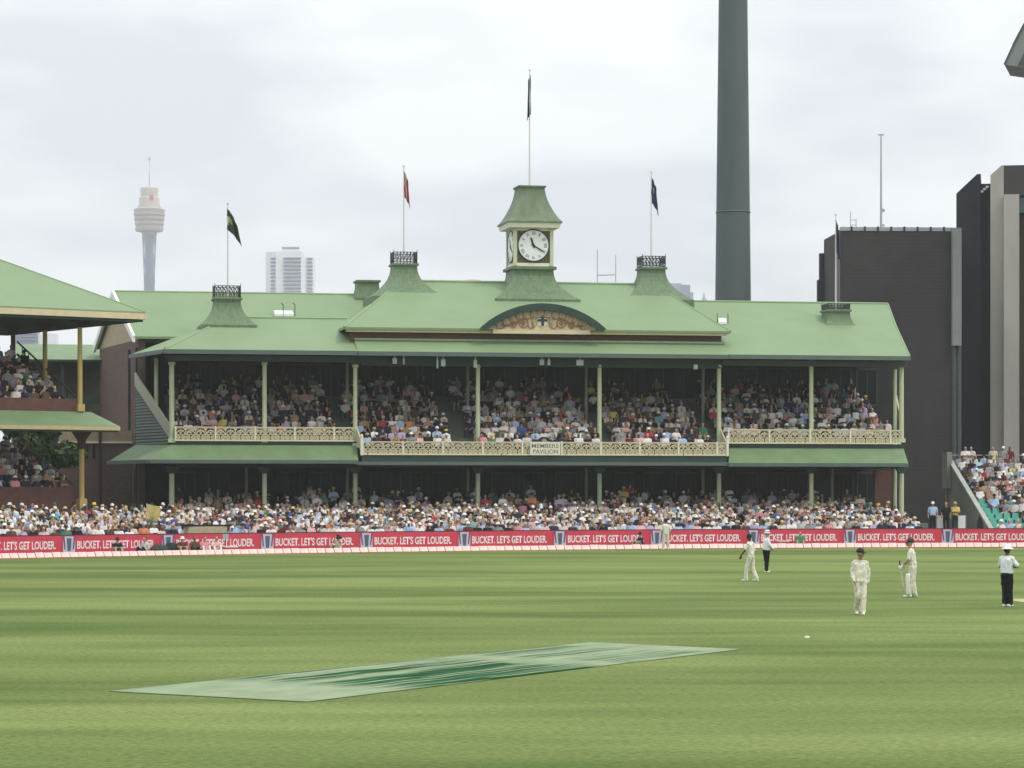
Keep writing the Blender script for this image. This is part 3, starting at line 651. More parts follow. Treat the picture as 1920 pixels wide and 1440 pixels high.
# lower tier
zlt = LS.z(140, 925, 0)
MB().box(uA, ug-.2, .05, .25, 1.2, zlt+.35).build('lower_front_wall', mat('maroon_balcony', (.1, .04, .03)), ls)
m = MB()
for k in range(8): m.box(uA, ug-.3, .25+.8*k, .25+.8*(k+1), 1, zlt-.35+.3*k)
m.build('lower_tier', step, ls)
m = MB(); m.tube((ug-.2, .2, zlt+.5), (ug-.2, 6.6, zlt+.5+.3*8), .05); m.tube((ug-.2, .2, zlt-.1), (ug-.2, 6.6, zlt-.1+.3*8), .07); m.build('raking_rail', MATS['dark_rail'], ls)
m = MB(); m.box(uA, uA+12, 8.2, 8.5, 0, zLE-1.5); m.build('rear_wall', brick2, ls)
# ------------------------------------------------------------------ brick link building between the stand and the pavilion
LK = Frame(*wp(185, 900, 168)[:2], 6)
lk = thing('brick_building', 'low brown brick building with cream band between left stand and pavilion', 'building', (LK.X0, LK.Y0, 0), LK.a)
k0, k1 = LK.u(112, 0), LK.u(256, 0)
MB().box(k0, k1, 0, 4, 0, LK.z(190, 829, 0)).build('wall', brick2, lk)
MB().box(k0-.05, k1, -.06, 4, LK.z(190, 829, 0), LK.z(190, 807, 0)).build('parapet_band', mat('buff_band', (.33, .26, .17), .8, .12, 2), lk)
MB().box(k0-.1, k1, -.14, -.062, LK.z(190, 831, 0), LK.z(190, 828, 0)).build('string_course', offw, lk)
for px in (128, 140, 163, 176): u = LK.u(px, 0); MB().box(u-.09, u+.09, -.05, .02, LK.z(190, 860, 0), LK.z(190, 826.5, 0)).build('slot_opening', black, lk)
for px in (188,): u = LK.u(px, -.2); MB().tube((u, -.2, 0), (u, -.2, LK.z(190, 800, 0)), .09).build('downpipe', mat('maroon_pipe', (.05, .025, .025), .6), lk)
# walkway roof behind
WK = Frame(*wp(140, 900, 178)[:2], 10)
wk = thing('covered_walkway', 'green roofed walkway with dark open bays between left stand and pavilion', 'walkway', (WK.X0, WK.Y0, 0), WK.a)
a0, a1 = WK.u(30, 0), WK.u(220, 0)
MB().slab([(a0, -1, WK.z(140, 674, -1)), (a1, -1, WK.z(140, 674, -1)), (a1, 3.5, WK.z(140, 646, 3.5)), (a0, 3.5, WK.z(140, 646, 3.5))], .12).build('roof', MATS['awning_green_sheet'], wk)
MB().box(a0, a1, -1.05, -.9, WK.z(140, 678, -1), WK.z(140, 674.5, -1)).build('gutter', dgreen, wk)
MB().box(a0, a1, 3, 3.2, 0, WK.z(140, 676, 3)).build('rear_wall', mat('walkway_wall', (.10, .09, .07), .8, .3, .7), wk)
MB().box(a0, a1, -.5, -.3, WK.z(140, 757, 0), WK.z(140, 742, 0)).build('parapet', dgreen, wk)
for px in (40, 80, 117, 190, 214): u = WK.u(px, -.4); MB().box(u-.12, u+.12, -.5, -.3, 0, WK.z(140, 676, -.4)).build('post', mat('walkway_post', (.05, .055, .06), .7), wk)
# ------------------------------------------------------------------ floodlight tower
fl = thing('floodlight_tower', 'tall tapering grey-green floodlight shaft rising behind the right wing', 'floodlight tower', wp(1374.5, 900, 196)[:2]+(0,))
kk = 196/F; z0 = H+(HY-565)*kk; z1 = H+(HY-0)*kk
r0, r1 = 33.6*kk, 27*kk; g = (r1-r0)/(z1-z0)
prof = [(r0-g*z0, 0)]+[(r0+g*(z-z0), z) for z in (z0, 30, z1)]+[(r0+g*(46-z0), 46)]
MB().lathe((0, 0, 0), prof, 28).build('shaft', mat('shaft_grey_green', (.085, .11, .11), .6, .12, .5, stretch=(1, 1, .2)), fl, smooth=True)
m = MB()
for py in (400,): z = H+(HY-py)*kk; m.lathe((0, 0, z), [(r0+g*(z-z0)+.02, 0), (r0+g*(z-z0)+.05, .06), (r0+g*(z-z0)+.02, .12)], 28)
m.build('joint_ring', MATS['shaft_grey_green'], fl)
MB().box(-4, 4, -.6, .6, 45, 51).build('lamp_bank', iron, fl)
# ------------------------------------------------------------------ modern stands on the right
MS = Frame(*wp(1680, 900, 192)[:2], 3)
ms = thing('dark_stand_block', 'huge dark brown cladded stand block behind the right wing', 'stand', (MS.X0, MS.Y0, 0), MS.a)
clad = mat('dark_brown_cladding', (.040, .036, .036), .7, .14, .6, rib=('Z', 1.2, .05))
clad2 = mat('dark_grey_side_cladding', (.045, .047, .052), .7, .15, .6)
b0, b1 = MS.u(1576, 0), MS.u(1785, 0); zt_ = MS.z(1680, 433, 0)
MB().box(b0, b1, 0, 7, 0, zt_).build('main_block', clad, ms)
MB().box(b0, b1+.05, -.03, .4, zt_, MS.z(1680, 426, 0)).build('parapet_panel', mat('pale_parapet', (.34, .36, .37), .5), ms)
m = MB()
for px in np.linspace(1597, 1770, 8): u = MS.u(px, -.1); m.box(u-.06, u+.06, -.12, -.032, zt_, MS.z(1680, 425, 0))
m.build('parapet_post', iron, ms)
for pa, pb, py in ((1537, 1560, 475), (1533, 1537, 525)):
    MB().box(MS.u(pa, 7.2), MS.u(pb, 7.2)-.02, 7.02, 7.6, 0, MS.z(pa, py, 7.2)).build('stepped_side', clad2, ms)
MB().box(MS.u(1569, -.3), MS.u(1575, -.3), -.3, -.05, 0, MS.z(1570, 432, 0)).build('corner_trim', mat('trim_grey', (.12, .12, .14), .6), ms)
MB().box(MS.u(1786, -.5), MS.u(1803, -.5), -.5, 3, MS.z(1795, 648, -.5), MS.z(1795, 427, -.5)).build('grey_fin', mat('pale_grey_panel', (.22, .23, .23), .6, .08, 1), ms)
m = MB()
for px in (1789, 1798): u = MS.u(px, 0); m.tube((u, 0, 0), (u, 0, MS.z(1795, 648, 0)), .17)
m.build('support_column', mat('column_grey', (.085, .095, .10), .6), ms)
NS = Frame(*wp(1820, 900, 198)[:2], -10)
ns = thing('tall_stand_tower', 'tall stand end tower with navy wall and bare concrete pier at right edge', 'stand', (NS.X0, NS.Y0, 0), NS.a)
nz = lambda py: NS.z(1850, py, 0)
navy = mat('navy_cladding', (.014, .018, .028), .6, .2, .6)
cpier = mat('raw_concrete_pier', (.44, .41, .37), .85, .14, .35, bump=.1, stretch=(1, 1, .4))
n = NS.u
MB().prism([(n(1793, 0), 0, 0), (n(1839, 0), 0, 0), (n(1839, 0), 0, nz(326)), (n(1832, 0), 0, nz(326)), (n(1793, 0), 0, nz(362))], (0, 10, 0)).build('navy_wall', navy, ns)
MB().box(n(1839, 0), n(1857, 0), .5, 10, 0, nz(343)).build('recess_wall', mat('recess_dark', (.012, .013, .018), .6), ns)
m = MB()
for px, py in ((1841, 359), (1846, 354.5), (1851, 350.5)): a = NS.p(px, py, .2); m.lathe((a[0], a[1], a[2]), [(.02, -.09), (.11, -.06), (.11, .06), (.02, .09)], 8)
m.build('lamp', white, ns)
MB().prism([(n(1857, -.5), -.5, 0), (n(1882, -.5), -.5, 0), (n(1882, -.5), -.5, nz(312)), (n(1878, -.5), -.5, nz(312)), (n(1857, -.5), -.5, nz(330))], (0, 9, 0)).build('concrete_pier', cpier, ns)
MB().box(n(1882, -.9)+.005, n(1911, -.9), -1.4, 6, 0, nz(369)).build('concrete_pier', cpier, ns)
MB().box(n(1882, -.5)+.005, n(1990, -.5), -.4, 9, nz(369)+.01, nz(312)).build('top_block', mat('brown_top_block', (.06, .055, .055), .7, .12, .6), ns)
MB().box(n(1911, 0)+.01, n(1990, 0), 0, 8, nz(400), nz(372)).build('glass_band', mat('teal_glass', (.05, .12, .15), .2, .1, .3, spec=.6), ns)
MB().box(n(1911, 0)+.01, n(1990, 0), .3, 8, 0, nz(401)).build('brown_wall', mat('brown_wall', (.05, .035, .028), .7, .2, .6), ns)
# mast on the dark block, small scaffold
ma = MS.p(1652, 432, 6); t = thing('roof_mast', 'thin pale mast on the roof of the dark stand block', 'mast', MS.world(ma[0], 6, zt_), MS.a)
hh = MS.z(1652, 254, 6)-zt_
MB().tube((0, 0, 0), (0, 0, hh), .09, .05).build('pole', mat('mast_grey', (.45, .44, .43), .5), t)
m = MB(); m.box(-.2, .2, -.05, .05, hh, hh+.1); m.box(.05, .25, -.05, .05, hh*.26, hh*.29); m.box(.1, .25, -.03, .03, hh*.12, hh*.14); m.build('fitting', MATS['mast_grey'], t)
sa = MS.p(1600, 425, 8); t = thing('antenna_frame', 'faint pale ladder-like antenna frame on dark stand roof', 'antenna', MS.world(sa[0], 8, zt_), MS.a)
m = MB(); h2 = MS.z(1600, 397, 8)-zt_
m.tube((-.2, 0, 0), (-.2, 0, h2), .03); m.tube((.2, 0, 0), (.2, 0, h2*.75), .03)
for q_ in (.3, .55, .72): m.tube((-.2, 0, h2*q_), (.2, 0, h2*q_), .025)
m.build('frame', MATS['mast_grey'], t)
# canopy tip of the stand at the top right
cz = lambda py, Y=186: H+(HY-py)/F*Y
cx = lambda px, Y=186: (px-960)/F*Y
cn = thing('stand_canopy', 'grey curved canopy tip poking in at the top right corner', 'canopy', (cx(1905), 186, 0))
ox = cx(1905)
pts = [(cx(1883)-ox, cz(121)), (cx(1920)-ox, cz(126.5)), (cx(2010)-ox, cz(128)), (cx(2050)-ox, cz(60)), (cx(1960)-ox, cz(-12)), (cx(1919)-ox, cz(48)), (cx(1900)-ox, cz(84))]
MB().prism([(x, 0, z) for x, z in pts], (1.3, 5, 0)).build('canopy_shell', mat('canopy_grey', (.21, .23, .22), .5, .1, .4), cn)
MB().prism([(cx(1908)-ox, -.05, cz(122)), (cx(1921)-ox, -.05, cz(125)), (cx(1921)-ox, -.05, cz(98)), (cx(1917)-ox, -.05, cz(105))], (0, .04, 0)).build('shadow_panel', mat('canopy_dark', (.07, .08, .09), .5), cn)
m = MB()
e = [(cx(1883)-ox, cz(121)), (cx(1900)-ox, cz(84)), (cx(1919)-ox, cz(48)), (cx(1960)-ox, cz(-12))]
for a, b in zip(e, e[1:]): m.bar((a[0], -.06, a[1]), (b[0], -.06, b[1]), .12, .16)
m.build('edge_beam', mat('edge_dark', (.06, .075, .075), .5), cn)
MB().tube((cx(2020)-ox, 3, 0), (cx(2020)-ox, 3, cz(110)), .6, .5, 12).build('support_column', conc, cn)
# ------------------------------------------------------------------ far city
t_x, t_y = wp(280, 0, 2650)[:2]; k = 2650/F
tw = thing('observation_tower', 'hazy observation tower with wide gold turret and slender shaft far away', 'tower', (t_x, t_y, 0))
tz = lambda py: H+(HY-py)*k
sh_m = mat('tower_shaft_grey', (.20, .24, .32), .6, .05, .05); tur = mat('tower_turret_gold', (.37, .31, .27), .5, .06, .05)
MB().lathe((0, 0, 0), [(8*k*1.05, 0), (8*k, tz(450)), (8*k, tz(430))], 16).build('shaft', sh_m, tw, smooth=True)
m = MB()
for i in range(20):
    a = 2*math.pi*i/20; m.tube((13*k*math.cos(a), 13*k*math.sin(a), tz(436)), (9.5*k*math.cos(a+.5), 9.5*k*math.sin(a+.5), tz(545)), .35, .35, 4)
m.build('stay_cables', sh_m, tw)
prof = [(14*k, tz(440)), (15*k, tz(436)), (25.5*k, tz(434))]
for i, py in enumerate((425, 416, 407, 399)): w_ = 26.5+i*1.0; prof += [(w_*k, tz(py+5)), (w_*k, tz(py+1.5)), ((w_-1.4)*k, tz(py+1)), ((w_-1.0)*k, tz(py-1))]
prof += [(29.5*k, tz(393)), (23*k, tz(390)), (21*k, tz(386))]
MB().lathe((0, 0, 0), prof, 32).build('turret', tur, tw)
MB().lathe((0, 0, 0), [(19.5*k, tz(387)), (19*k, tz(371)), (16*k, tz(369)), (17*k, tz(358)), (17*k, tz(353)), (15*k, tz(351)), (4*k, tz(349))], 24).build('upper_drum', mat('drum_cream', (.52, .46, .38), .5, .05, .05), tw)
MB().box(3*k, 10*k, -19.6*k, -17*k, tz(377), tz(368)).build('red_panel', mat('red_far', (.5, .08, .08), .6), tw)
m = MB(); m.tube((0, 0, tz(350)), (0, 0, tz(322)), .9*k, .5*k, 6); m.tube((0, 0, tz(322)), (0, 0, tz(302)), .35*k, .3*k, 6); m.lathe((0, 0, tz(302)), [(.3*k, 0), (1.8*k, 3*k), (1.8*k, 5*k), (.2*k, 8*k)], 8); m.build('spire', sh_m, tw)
Yb = 1450; k = Yb/F; bx_ = wp(543, 0, Yb)[0]
ab = thing('apartment_tower', 'hazy white faceted tower block with horizontal window bands beyond the roofs', 'building', (bx_, Yb, 0))
bz = lambda py: H+(HY-py)*k
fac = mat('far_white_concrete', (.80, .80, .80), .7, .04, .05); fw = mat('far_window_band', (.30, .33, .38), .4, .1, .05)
pl = [(-46, 14), (-25, -4), (22, -6), (30, 0), (45, 6), (45, 40), (-46, 40)]
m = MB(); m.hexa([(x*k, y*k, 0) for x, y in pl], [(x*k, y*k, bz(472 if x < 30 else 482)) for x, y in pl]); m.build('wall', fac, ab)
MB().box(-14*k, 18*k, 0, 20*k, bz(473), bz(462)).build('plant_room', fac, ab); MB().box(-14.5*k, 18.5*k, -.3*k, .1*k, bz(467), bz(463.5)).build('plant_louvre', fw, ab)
for r in range(10):
    z0_, z1_ = bz(484+r*7+1.9), bz(484+r*7-.9)
    for (xa, ya), (xb, yb_) in (((-36, 5.4), (-27, -2.3)), ((-11, -4.6), (24-2, -6)), ((33, 1.2), (43, 5.2))):
        MB().prism([(xa*k, ya*k-.9, z0_), (xb*k, yb_*k-.9, z0_), (xb*k, yb_*k-.9, z1_), (xa*k, ya*k-.9, z1_)], (0, 1.4, 0)).build('window_band', fw, ab)
Yb = 2300; k = Yb/F
cb = thing('office_block', 'pale blue hazy office block peeping over the ridge left of floodlight', 'building', (wp(1276, 0, Yb)[0], Yb, 0))
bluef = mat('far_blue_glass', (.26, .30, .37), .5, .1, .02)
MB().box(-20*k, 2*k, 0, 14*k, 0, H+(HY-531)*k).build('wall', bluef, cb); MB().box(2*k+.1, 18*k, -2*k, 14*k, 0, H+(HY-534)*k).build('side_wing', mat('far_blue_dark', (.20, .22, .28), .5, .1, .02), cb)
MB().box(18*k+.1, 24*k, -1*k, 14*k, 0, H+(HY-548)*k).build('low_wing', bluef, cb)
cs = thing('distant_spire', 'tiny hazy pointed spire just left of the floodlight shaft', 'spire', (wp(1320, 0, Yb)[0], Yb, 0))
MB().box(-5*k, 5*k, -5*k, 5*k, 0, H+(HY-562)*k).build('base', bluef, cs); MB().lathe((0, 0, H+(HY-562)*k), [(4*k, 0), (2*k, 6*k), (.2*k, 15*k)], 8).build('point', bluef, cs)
Yb = 1100; k = Yb/F
hb_ = thing('far_flats', 'pale blue hazy flats seen under the left stand roof', 'building', (wp(60, 0, Yb)[0], Yb, 0))
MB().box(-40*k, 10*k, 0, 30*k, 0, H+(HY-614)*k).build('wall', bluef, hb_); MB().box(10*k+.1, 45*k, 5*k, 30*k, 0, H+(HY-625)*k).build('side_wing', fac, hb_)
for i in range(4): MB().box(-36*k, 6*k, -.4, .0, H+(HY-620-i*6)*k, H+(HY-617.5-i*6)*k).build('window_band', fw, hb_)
gpk = 320/F; gq = thing('goal_posts', 'thin white H-shaped posts rising behind the roof right of the clock', 'posts', (wp(1137, 0, 320)[0], 320, 0))
m = MB(); m.tube((-17*gpk, 0, 0), (-17*gpk, 0, H+(HY-468)*gpk), .1, .05); m.tube((17.5*gpk, 0, 0), (17.5*gpk, 0, H+(HY-478)*gpk), .1, .05); m.build('upright', MATS['mast_grey'], gq)
MB().tube((-17*gpk, 0, H+(HY-516)*gpk), (17.5*gpk, 0, H+(HY-515)*gpk), .07).build('crossbar', MATS['mast_grey'], gq)
Yd = 420; k = Yd/F
dm = thing('domed_roof', 'low tan dome just showing above the green ridge left of clock', 'dome', (wp(886, 0, Yd)[0], Yd, 0))
MB().lathe((0, 0, 0), [(30*k, 0), (30*k, H+(HY-530)*k)], 24).build('drum', fac, dm)
zz = H+(HY-531)*k; MB().lathe((0, 0, zz), [(24*k*math.cos(a), 7*k*math.sin(a)) for a in np.linspace(0, 1.5, 8)], 24).build('dome', mat('tan_dome', (.40, .31, .20), .7, .1, .2), dm)
# ------------------------------------------------------------------ trees
def leaf_mat(name, col):
    return mat(name, col, .7, .35, 1.5)
bark = mat('bark_brown', (.06, .045, .035), .9, .2, 3)
def tree(x, y, h, cw, label, seed, leafc, n=2600, ls_=.35, z0=0):
    rg = np.random.default_rng(seed)
    t = thing('tree', label, 'tree', (x, y, z0), 0, 'trees behind the roofs')
    m = MB(); m.tube((0, 0, 0), (.1, 0, h*.55), h*.028, h*.016, 8)
    cl = []
    for i in range(9):
        a = rg.uniform(0, 6.28); d = rg.uniform(.3, .75)*cw; zz = h*rg.uniform(.62, .9)
        m.tube((.05, 0, h*rg.uniform(.35, .55)), (d*math.cos(a), d*math.sin(a), zz), h*.012, h*.004, 6); cl.append((d*math.cos(a), d*math.sin(a), zz, cw*rg.uniform(.3, .5)))
    cl.append((0, 0, h*.86, cw*.5))
    m.build('trunk', bark, t)
    vs_, fs = [], []
    for i in range(n):
        c = cl[rg.integers(len(cl))]; d = rg.normal(size=3); d /= np.linalg.norm(d); r = c[3]*rg.uniform(.55, 1.05)
        p = np.array(c[:3])+d*r*np.array([1, 1, .7])
        a = rg.normal(size=3); a /= np.linalg.norm(a); b = np.cross(a, d); b /= (np.linalg.norm(b)+1e-6); s_ = ls_*rg.uniform(.6, 1.3)
        o = len(vs_); vs_ += [tuple(p-a*s_-b*s_*.5), tuple(p+b*s_*.6), tuple(p+a*s_), tuple(p-b*s_*.6)]; fs.append((o, o+1, o+2, o+3))
    me = bpy.data.meshes.new('crown'); me.from_pydata(vs_, [], fs); link('crown', me, leafc, t)
lg = leaf_mat('fig_leaves', (.045, .075, .025)); lb_ = leaf_mat('bronze_leaves', (.10, .085, .03))
for i, (px, py, Y, cw, lab) in enumerate(((372, 546, 250, 2.6, 'bronze-green treetop showing above the ridge left of the left turret'), (458, 543, 255, 2.3, 'bronze-green treetop showing above the ridge right of the left turret'), (482, 547, 258, 2.4, 'low dark treetop between the left turret and the white tower block'))):
    x, y, z = wp(px, py, Y); tree(x, y, z*1.06, cw, lab, 30+i, lb_ if i < 2 else lg, 2200, .3)
x, y, z = wp(72, 800, 163); tree(x, y, z+1.2, 2.6, 'dark leafy tree glimpsed under the left stand awning', 41, lg, 3200, .22)
# ------------------------------------------------------------------ haze
hm = bpy.data.materials.new('haze_air'); hm.use_nodes = True; t = hm.node_tree; t.nodes.clear()
pv_ = t.nodes.new('ShaderNodeVolumePrincipled'); pv_.inputs['Color'].default_value = (.93, .96, 1, 1); pv_.inputs['Density'].default_value = .00017; pv_.inputs['Anisotropy'].default_value = .1
oo_ = t.nodes.new('ShaderNodeOutputMaterial'); t.links.new(pv_.outputs['Volume'], oo_.inputs['Volume'])
MB().box(-1560, 1560, -100, 3050, -1.6, 345).build('haze', hm, kind='stuff')
# ------------------------------------------------------------------ people: bodies grown from tapered capsules into one continuous skin
def V(*a): return Vector(a)
def caps(tagn, a, ra, b, rb): return ('c', tagn, Vector(a), ra, Vector(b), rb)
def ell(tagn, c, r): return ('e', tagn, Vector(c), Vector(r))
_caps_unit = None
def grow(prims, voxel, target, smooth=3):
    """union of the primitives as one continuous mesh; returns mesh and per-face tag"""
    m = MB()
    for p in prims:
        if p[0] == 'c':
            _, _, a, ra, b, rb = p; d = (b-a); ln = d.length; d = d.normalized() if ln > 1e-6 else V(0, 0, 1)
            x = d.orthogonal().normalized(); y = d.cross(x); rs = []; n = 12
            for t in np.linspace(-1.35, 0, 4): rs.append((a+d*(ra*math.sin(t)), ra*math.cos(t)))
            for t in np.linspace(0, 1.35, 4): rs.append((b+d*(rb*math.sin(t)), rb*math.cos(t)))
            m.rings([[tuple(c+x*(r*math.cos(2*math.pi*i/n))+y*(r*math.sin(2*math.pi*i/n))) for i in range(n)] for c, r in rs])
        else:
            _, _, c, r = p; n = 14
            m.rings([[(c.x+r.x*math.cos(t)*math.cos(2*math.pi*i/n), c.y+r.y*math.cos(t)*math.sin(2*math.pi*i/n), c.z+r.z*math.sin(t)) for i in range(n)] for t in np.linspace(-1.45, 1.45, 9)])
    o = bpy.data.objects.new('tmp', m.mesh('tmp')); C.objects.link(o)
    rm = o.modifiers.new('r', 'REMESH'); rm.mode = 'VOXEL'; rm.voxel_size = voxel; rm.use_smooth_shade = True
    if smooth: sm = o.modifiers.new('s', 'SMOOTH'); sm.factor = .5; sm.iterations = smooth
    bpy.context.view_layer.update()
    me = bpy.data.meshes.new_from_object(o.evaluated_get(bpy.context.evaluated_depsgraph_get()))
    nf = len(me.polygons)*2
    if target and nf > target:
        o.modifiers.clear(); o.data = me
        de = o.modifiers.new('d', 'DECIMATE'); de.ratio = target/nf
        bpy.context.view_layer.update()
        me = bpy.data.meshes.new_from_object(o.evaluated_get(bpy.context.evaluated_depsgraph_get()))
    bpy.data.objects.remove(o)
    fc = np.zeros(len(me.polygons)*3); me.polygons.foreach_get('center', fc); fc = fc.reshape(-1, 3)
    best = np.full(len(fc), 1e9); tg = np.array([''] * len(fc), dtype=object)
    for p in prims:
        if p[0] == 'c':
            a, b = np.array(p[2]), np.array(p[4]); ab = b-a; t = np.clip(((fc-a)@ab)/max(ab@ab, 1e-9), 0, 1)
            d = np.linalg.norm(fc-(a+t[:, None]*ab), axis=1)-(p[3]+(p[5]-p[3])*t)
        else:
            c, r = np.array(p[2]), np.array(p[3]); q_ = (fc-c)/r; d = (np.linalg.norm(q_, axis=1)-1)*r.min()
        mk = d < best; best[mk] = d[mk]; tg[mk] = p[1]
    me.polygons.foreach_set('use_smooth', [True]*len(me.polygons))
    return me, tg
def dress(me, tg, mats):
    names = list(mats); me.materials.clear()
    for n_ in names: me.materials.append(mats[n_])
    me.polygons.foreach_set('material_index', [names.index(t) if t in names else 0 for t in tg]); me.update()
    return me
def head_prims(c, turn=0, hair='hair', k=1.0):
    """head centred at c, facing +y turned by angle (rad, + = towards -x)"""
    f = V(-math.sin(turn), math.cos(turn), 0)*k; s_ = V(math.cos(turn), math.sin(turn), 0)*k; c = Vector(c)
    P_ = [ell('skin', c, (.078*k, .092*k, .118*k)), ell('skin', c+f*.02-V(0, 0, .045), (.062*k, .075*k, .075*k)),
          caps('skin', c+f*.092+V(0, 0, .01), .010, c+f*.108-V(0, 0, .022), .015)]
    for q_ in (-1, 1):
        P_.append(ell('skin', c+s_*.082*q_-V(0, 0, .005), (.016, .022, .03)))
        P_.append(ell('eye', c+s_*.032*q_+f*.084+V(0, 0, .012), (.013, .010, .009)))
    P_.append(caps('lip', c+s_*-.02+f*.086-V(0, 0, .062), .007, c+s_*.02+f*.086-V(0, 0, .062), .007))
    if hair: P_ += [ell(hair, c-f*.018+V(0, 0, .035), (.085*k, .094*k, .10*k)), ell(hair, c-f*.045-V(0, 0, .02), (.075*k, .06*k, .07*k))]
    return P_
def hand(w_, d, n_, tagn='skin', curl=.5):
    """hand at wrist w_, pointing d, palm normal n_: palm, four unequal bent fingers and a thumb from the side"""
    d = Vector(d).normalized(); n_ = Vector(n_); n_ = (n_-d*n_.dot(d)).normalized(); s_ = d.cross(n_); w_ = Vector(w_); P_ = []
    for q_ in (-.022, 0, .022): P_.append(caps(tagn, w_+s_*q_*.8, .017, w_+d*.085+s_*q_*1.2, .016))
    for q_, ln in ((-.034, .062), (-.011, .075), (.012, .08), (.034, .07)):
        b = w_+d*.088+s_*q_; k_ = b+d*ln*.5+n_*ln*.15*curl; P_.append(caps(tagn, b, .0105, k_, .0095)); P_.append(caps(tagn, k_, .0095, k_+d*ln*.4+n_*ln*.45*curl, .0085))
    b = w_+d*.025+s_*.03; k_ = b+d*.035+s_*.03+n_*.012; P_ += [caps(tagn, b, .0135, k_, .0115), caps(tagn, k_, .0115, k_+d*.03+s_*.004+n_*.012, .0095)]
    return P_
HK = 1.09
def human(L_, R_, arms, lean=(0, 0), turn=0, belly=0, sleeve='long', hair='hair', girth=1.0, shirt='shirt', shoe='shoe', toe=(0, 1)):
    """standing figure facing +y, 1.83 m. L_,R_ = (knee, ankle) for x<0 and x>0; arms = ((elbow, wrist, handdir, palmnormal) x2)"""
    lx, ly = lean; P_ = []
    ch = V(lx, ly, 1.33); pe = V(0, 0, .97); nk = V(lx*1.15, ly*1.15+.01, 1.53)
    g_ = girth
    P_ += [caps('trouser', V(-.055, 0, .95), .125*g_, V(.055, 0, .95), .125*g_), caps(shirt, V(-.06*g_, 0, 1.04), .118*g_, V(.06*g_, 0, 1.04), .118*g_)]
    for q_ in (-1, 0, 1): P_ += [caps(shirt, V(q_*.06*g_, 0, 1.04), .118*g_, V(q_*.085+lx, ly-.01, 1.36), .112)]
    P_ += [
           caps(shirt, V(-.145+lx, ly-.01, 1.45), .062, V(.145+lx, ly-.01, 1.45), .062), caps(shirt, ch+V(0, -.01, .08), .11, nk-V(0, 0, .04), .06)]
    if belly: P_.append(ell(shirt, V(0, .07, 1.10), (.15, .13+belly, .17)))
    P_ += [caps('skin', nk-V(0, 0, .03), .055, nk+V(0, .01, .08), .052)]
    P_ += head_prims(nk+V(0, .025, .165), turn, hair, HK)
    for sx, (kn, an) in ((-1, L_), (1, R_)):
        kn, an = Vector(kn), Vector(an); hp = V(sx*.095, 0, .92)
        P_ += [caps('trouser', hp, .104*g_, kn, .082), caps('trouser', kn, .082, an+V(0, 0, .03), .074)]
        t_ = Vector((toe[0], toe[1], 0)).normalized()
        P_ += [caps(shoe, V(an.x, an.y, .055)-t_*.05, .046, V(an.x, an.y, .045)+t_*.15, .036), caps(shoe, an-V(0, 0, .0), .05, V(an.x, an.y, .06), .05)]
    for sx, (el, wr, hd, pn) in ((-1, arms[0]), (1, arms[1])):
        el, wr = Vector(el), Vector(wr); shd = V(sx*.175+lx, ly-.01, 1.435)
        mid = shd+(el-shd)*.85
        if sleeve == 'long': P_ += [caps(shirt, shd, .062, el, .05), caps(shirt, el, .05, wr, .042)]
        else: P_ += [caps(shirt, shd, .066, mid, .062), caps('skin', shd+(el-shd)*.7, .046, el, .042), caps('skin', el, .042, wr, .030)]
        P_ += hand(wr, hd, pn, 'skin' if sleeve != 'glove' else 'glove')
    return P_
def cloth(name, col, var=.10): return mat(name, col, .85, var, 14, bump=.7, spec=.15, stretch=(1, 1, .5))
whites = cloth('cricket_whites', (.70, .67, .56)); whites2 = cloth('cricket_trousers_cream', (.68, .65, .53)); shirtw = cloth('umpire_shirt_white', (.76, .77, .78))
blk = cloth('black_trousers', (.014, .015, .018)); eyem = mat('eye_dark', (.03, .02, .018), .3); lipm = mat('lip_rose', (.30, .12, .10), .5)
skl = mat('skin_light', (.48, .27, .19), .55, .08, 20); skm = mat('skin_tan', (.32, .17, .11), .55, .08, 20); skd = mat('skin_dark', (.085, .045, .03), .5, .1, 20)
hairs = [mat('hair_dark', (.02, .015, .012), .6), mat('hair_brown', (.075, .045, .025), .6), mat('hair_grey', (.32, .31, .30), .6), mat('hair_fair', (.32, .22, .10), .6)]
shoew = mat('white_boot', (.72, .72, .62), .5, .06, 10)
def field_person(px, py, prims, mats, rz, label, voxel=.013, target=14000, hpx=None, cat='person'):
    me, tg = grow(prims, voxel, target, 2); me.name = 'person'
    from mathutils import noise as nz3
    cv = set()
    for p_, t_ in zip(me.polygons, tg):
        if t_ in ('shirt', 'trouser'): cv.update(p_.vertices)
    for i in cv:                                     # cloth folds: long diagonal creases pressed into the surface
        v = me.vertices[i]; c_ = v.co
        a_n = nz3.noise(V(c_.x*13+c_.z*5, c_.y*13, c_.z*6+px)); b_n = nz3.noise(V(c_.x*24, c_.y*24+px, c_.z*15))
        v.co = c_+v.normal*((abs(a_n)-.25)*.042+b_n*.012)
    me.update()
    dress(me, tg, mats); x, y, _ = gp(px, py)
    zmin = min(v.co.z for v in me.vertices)
    o = link('person', me, None, None, (x, y, -zmin), rz, label, cat)
    if hpx:
        top = max(v.co.z for v in me.vertices)-zmin; o.scale = (hpx*y/F/top,)*3; o.location.z = -zmin*o.scale[0]
    return o
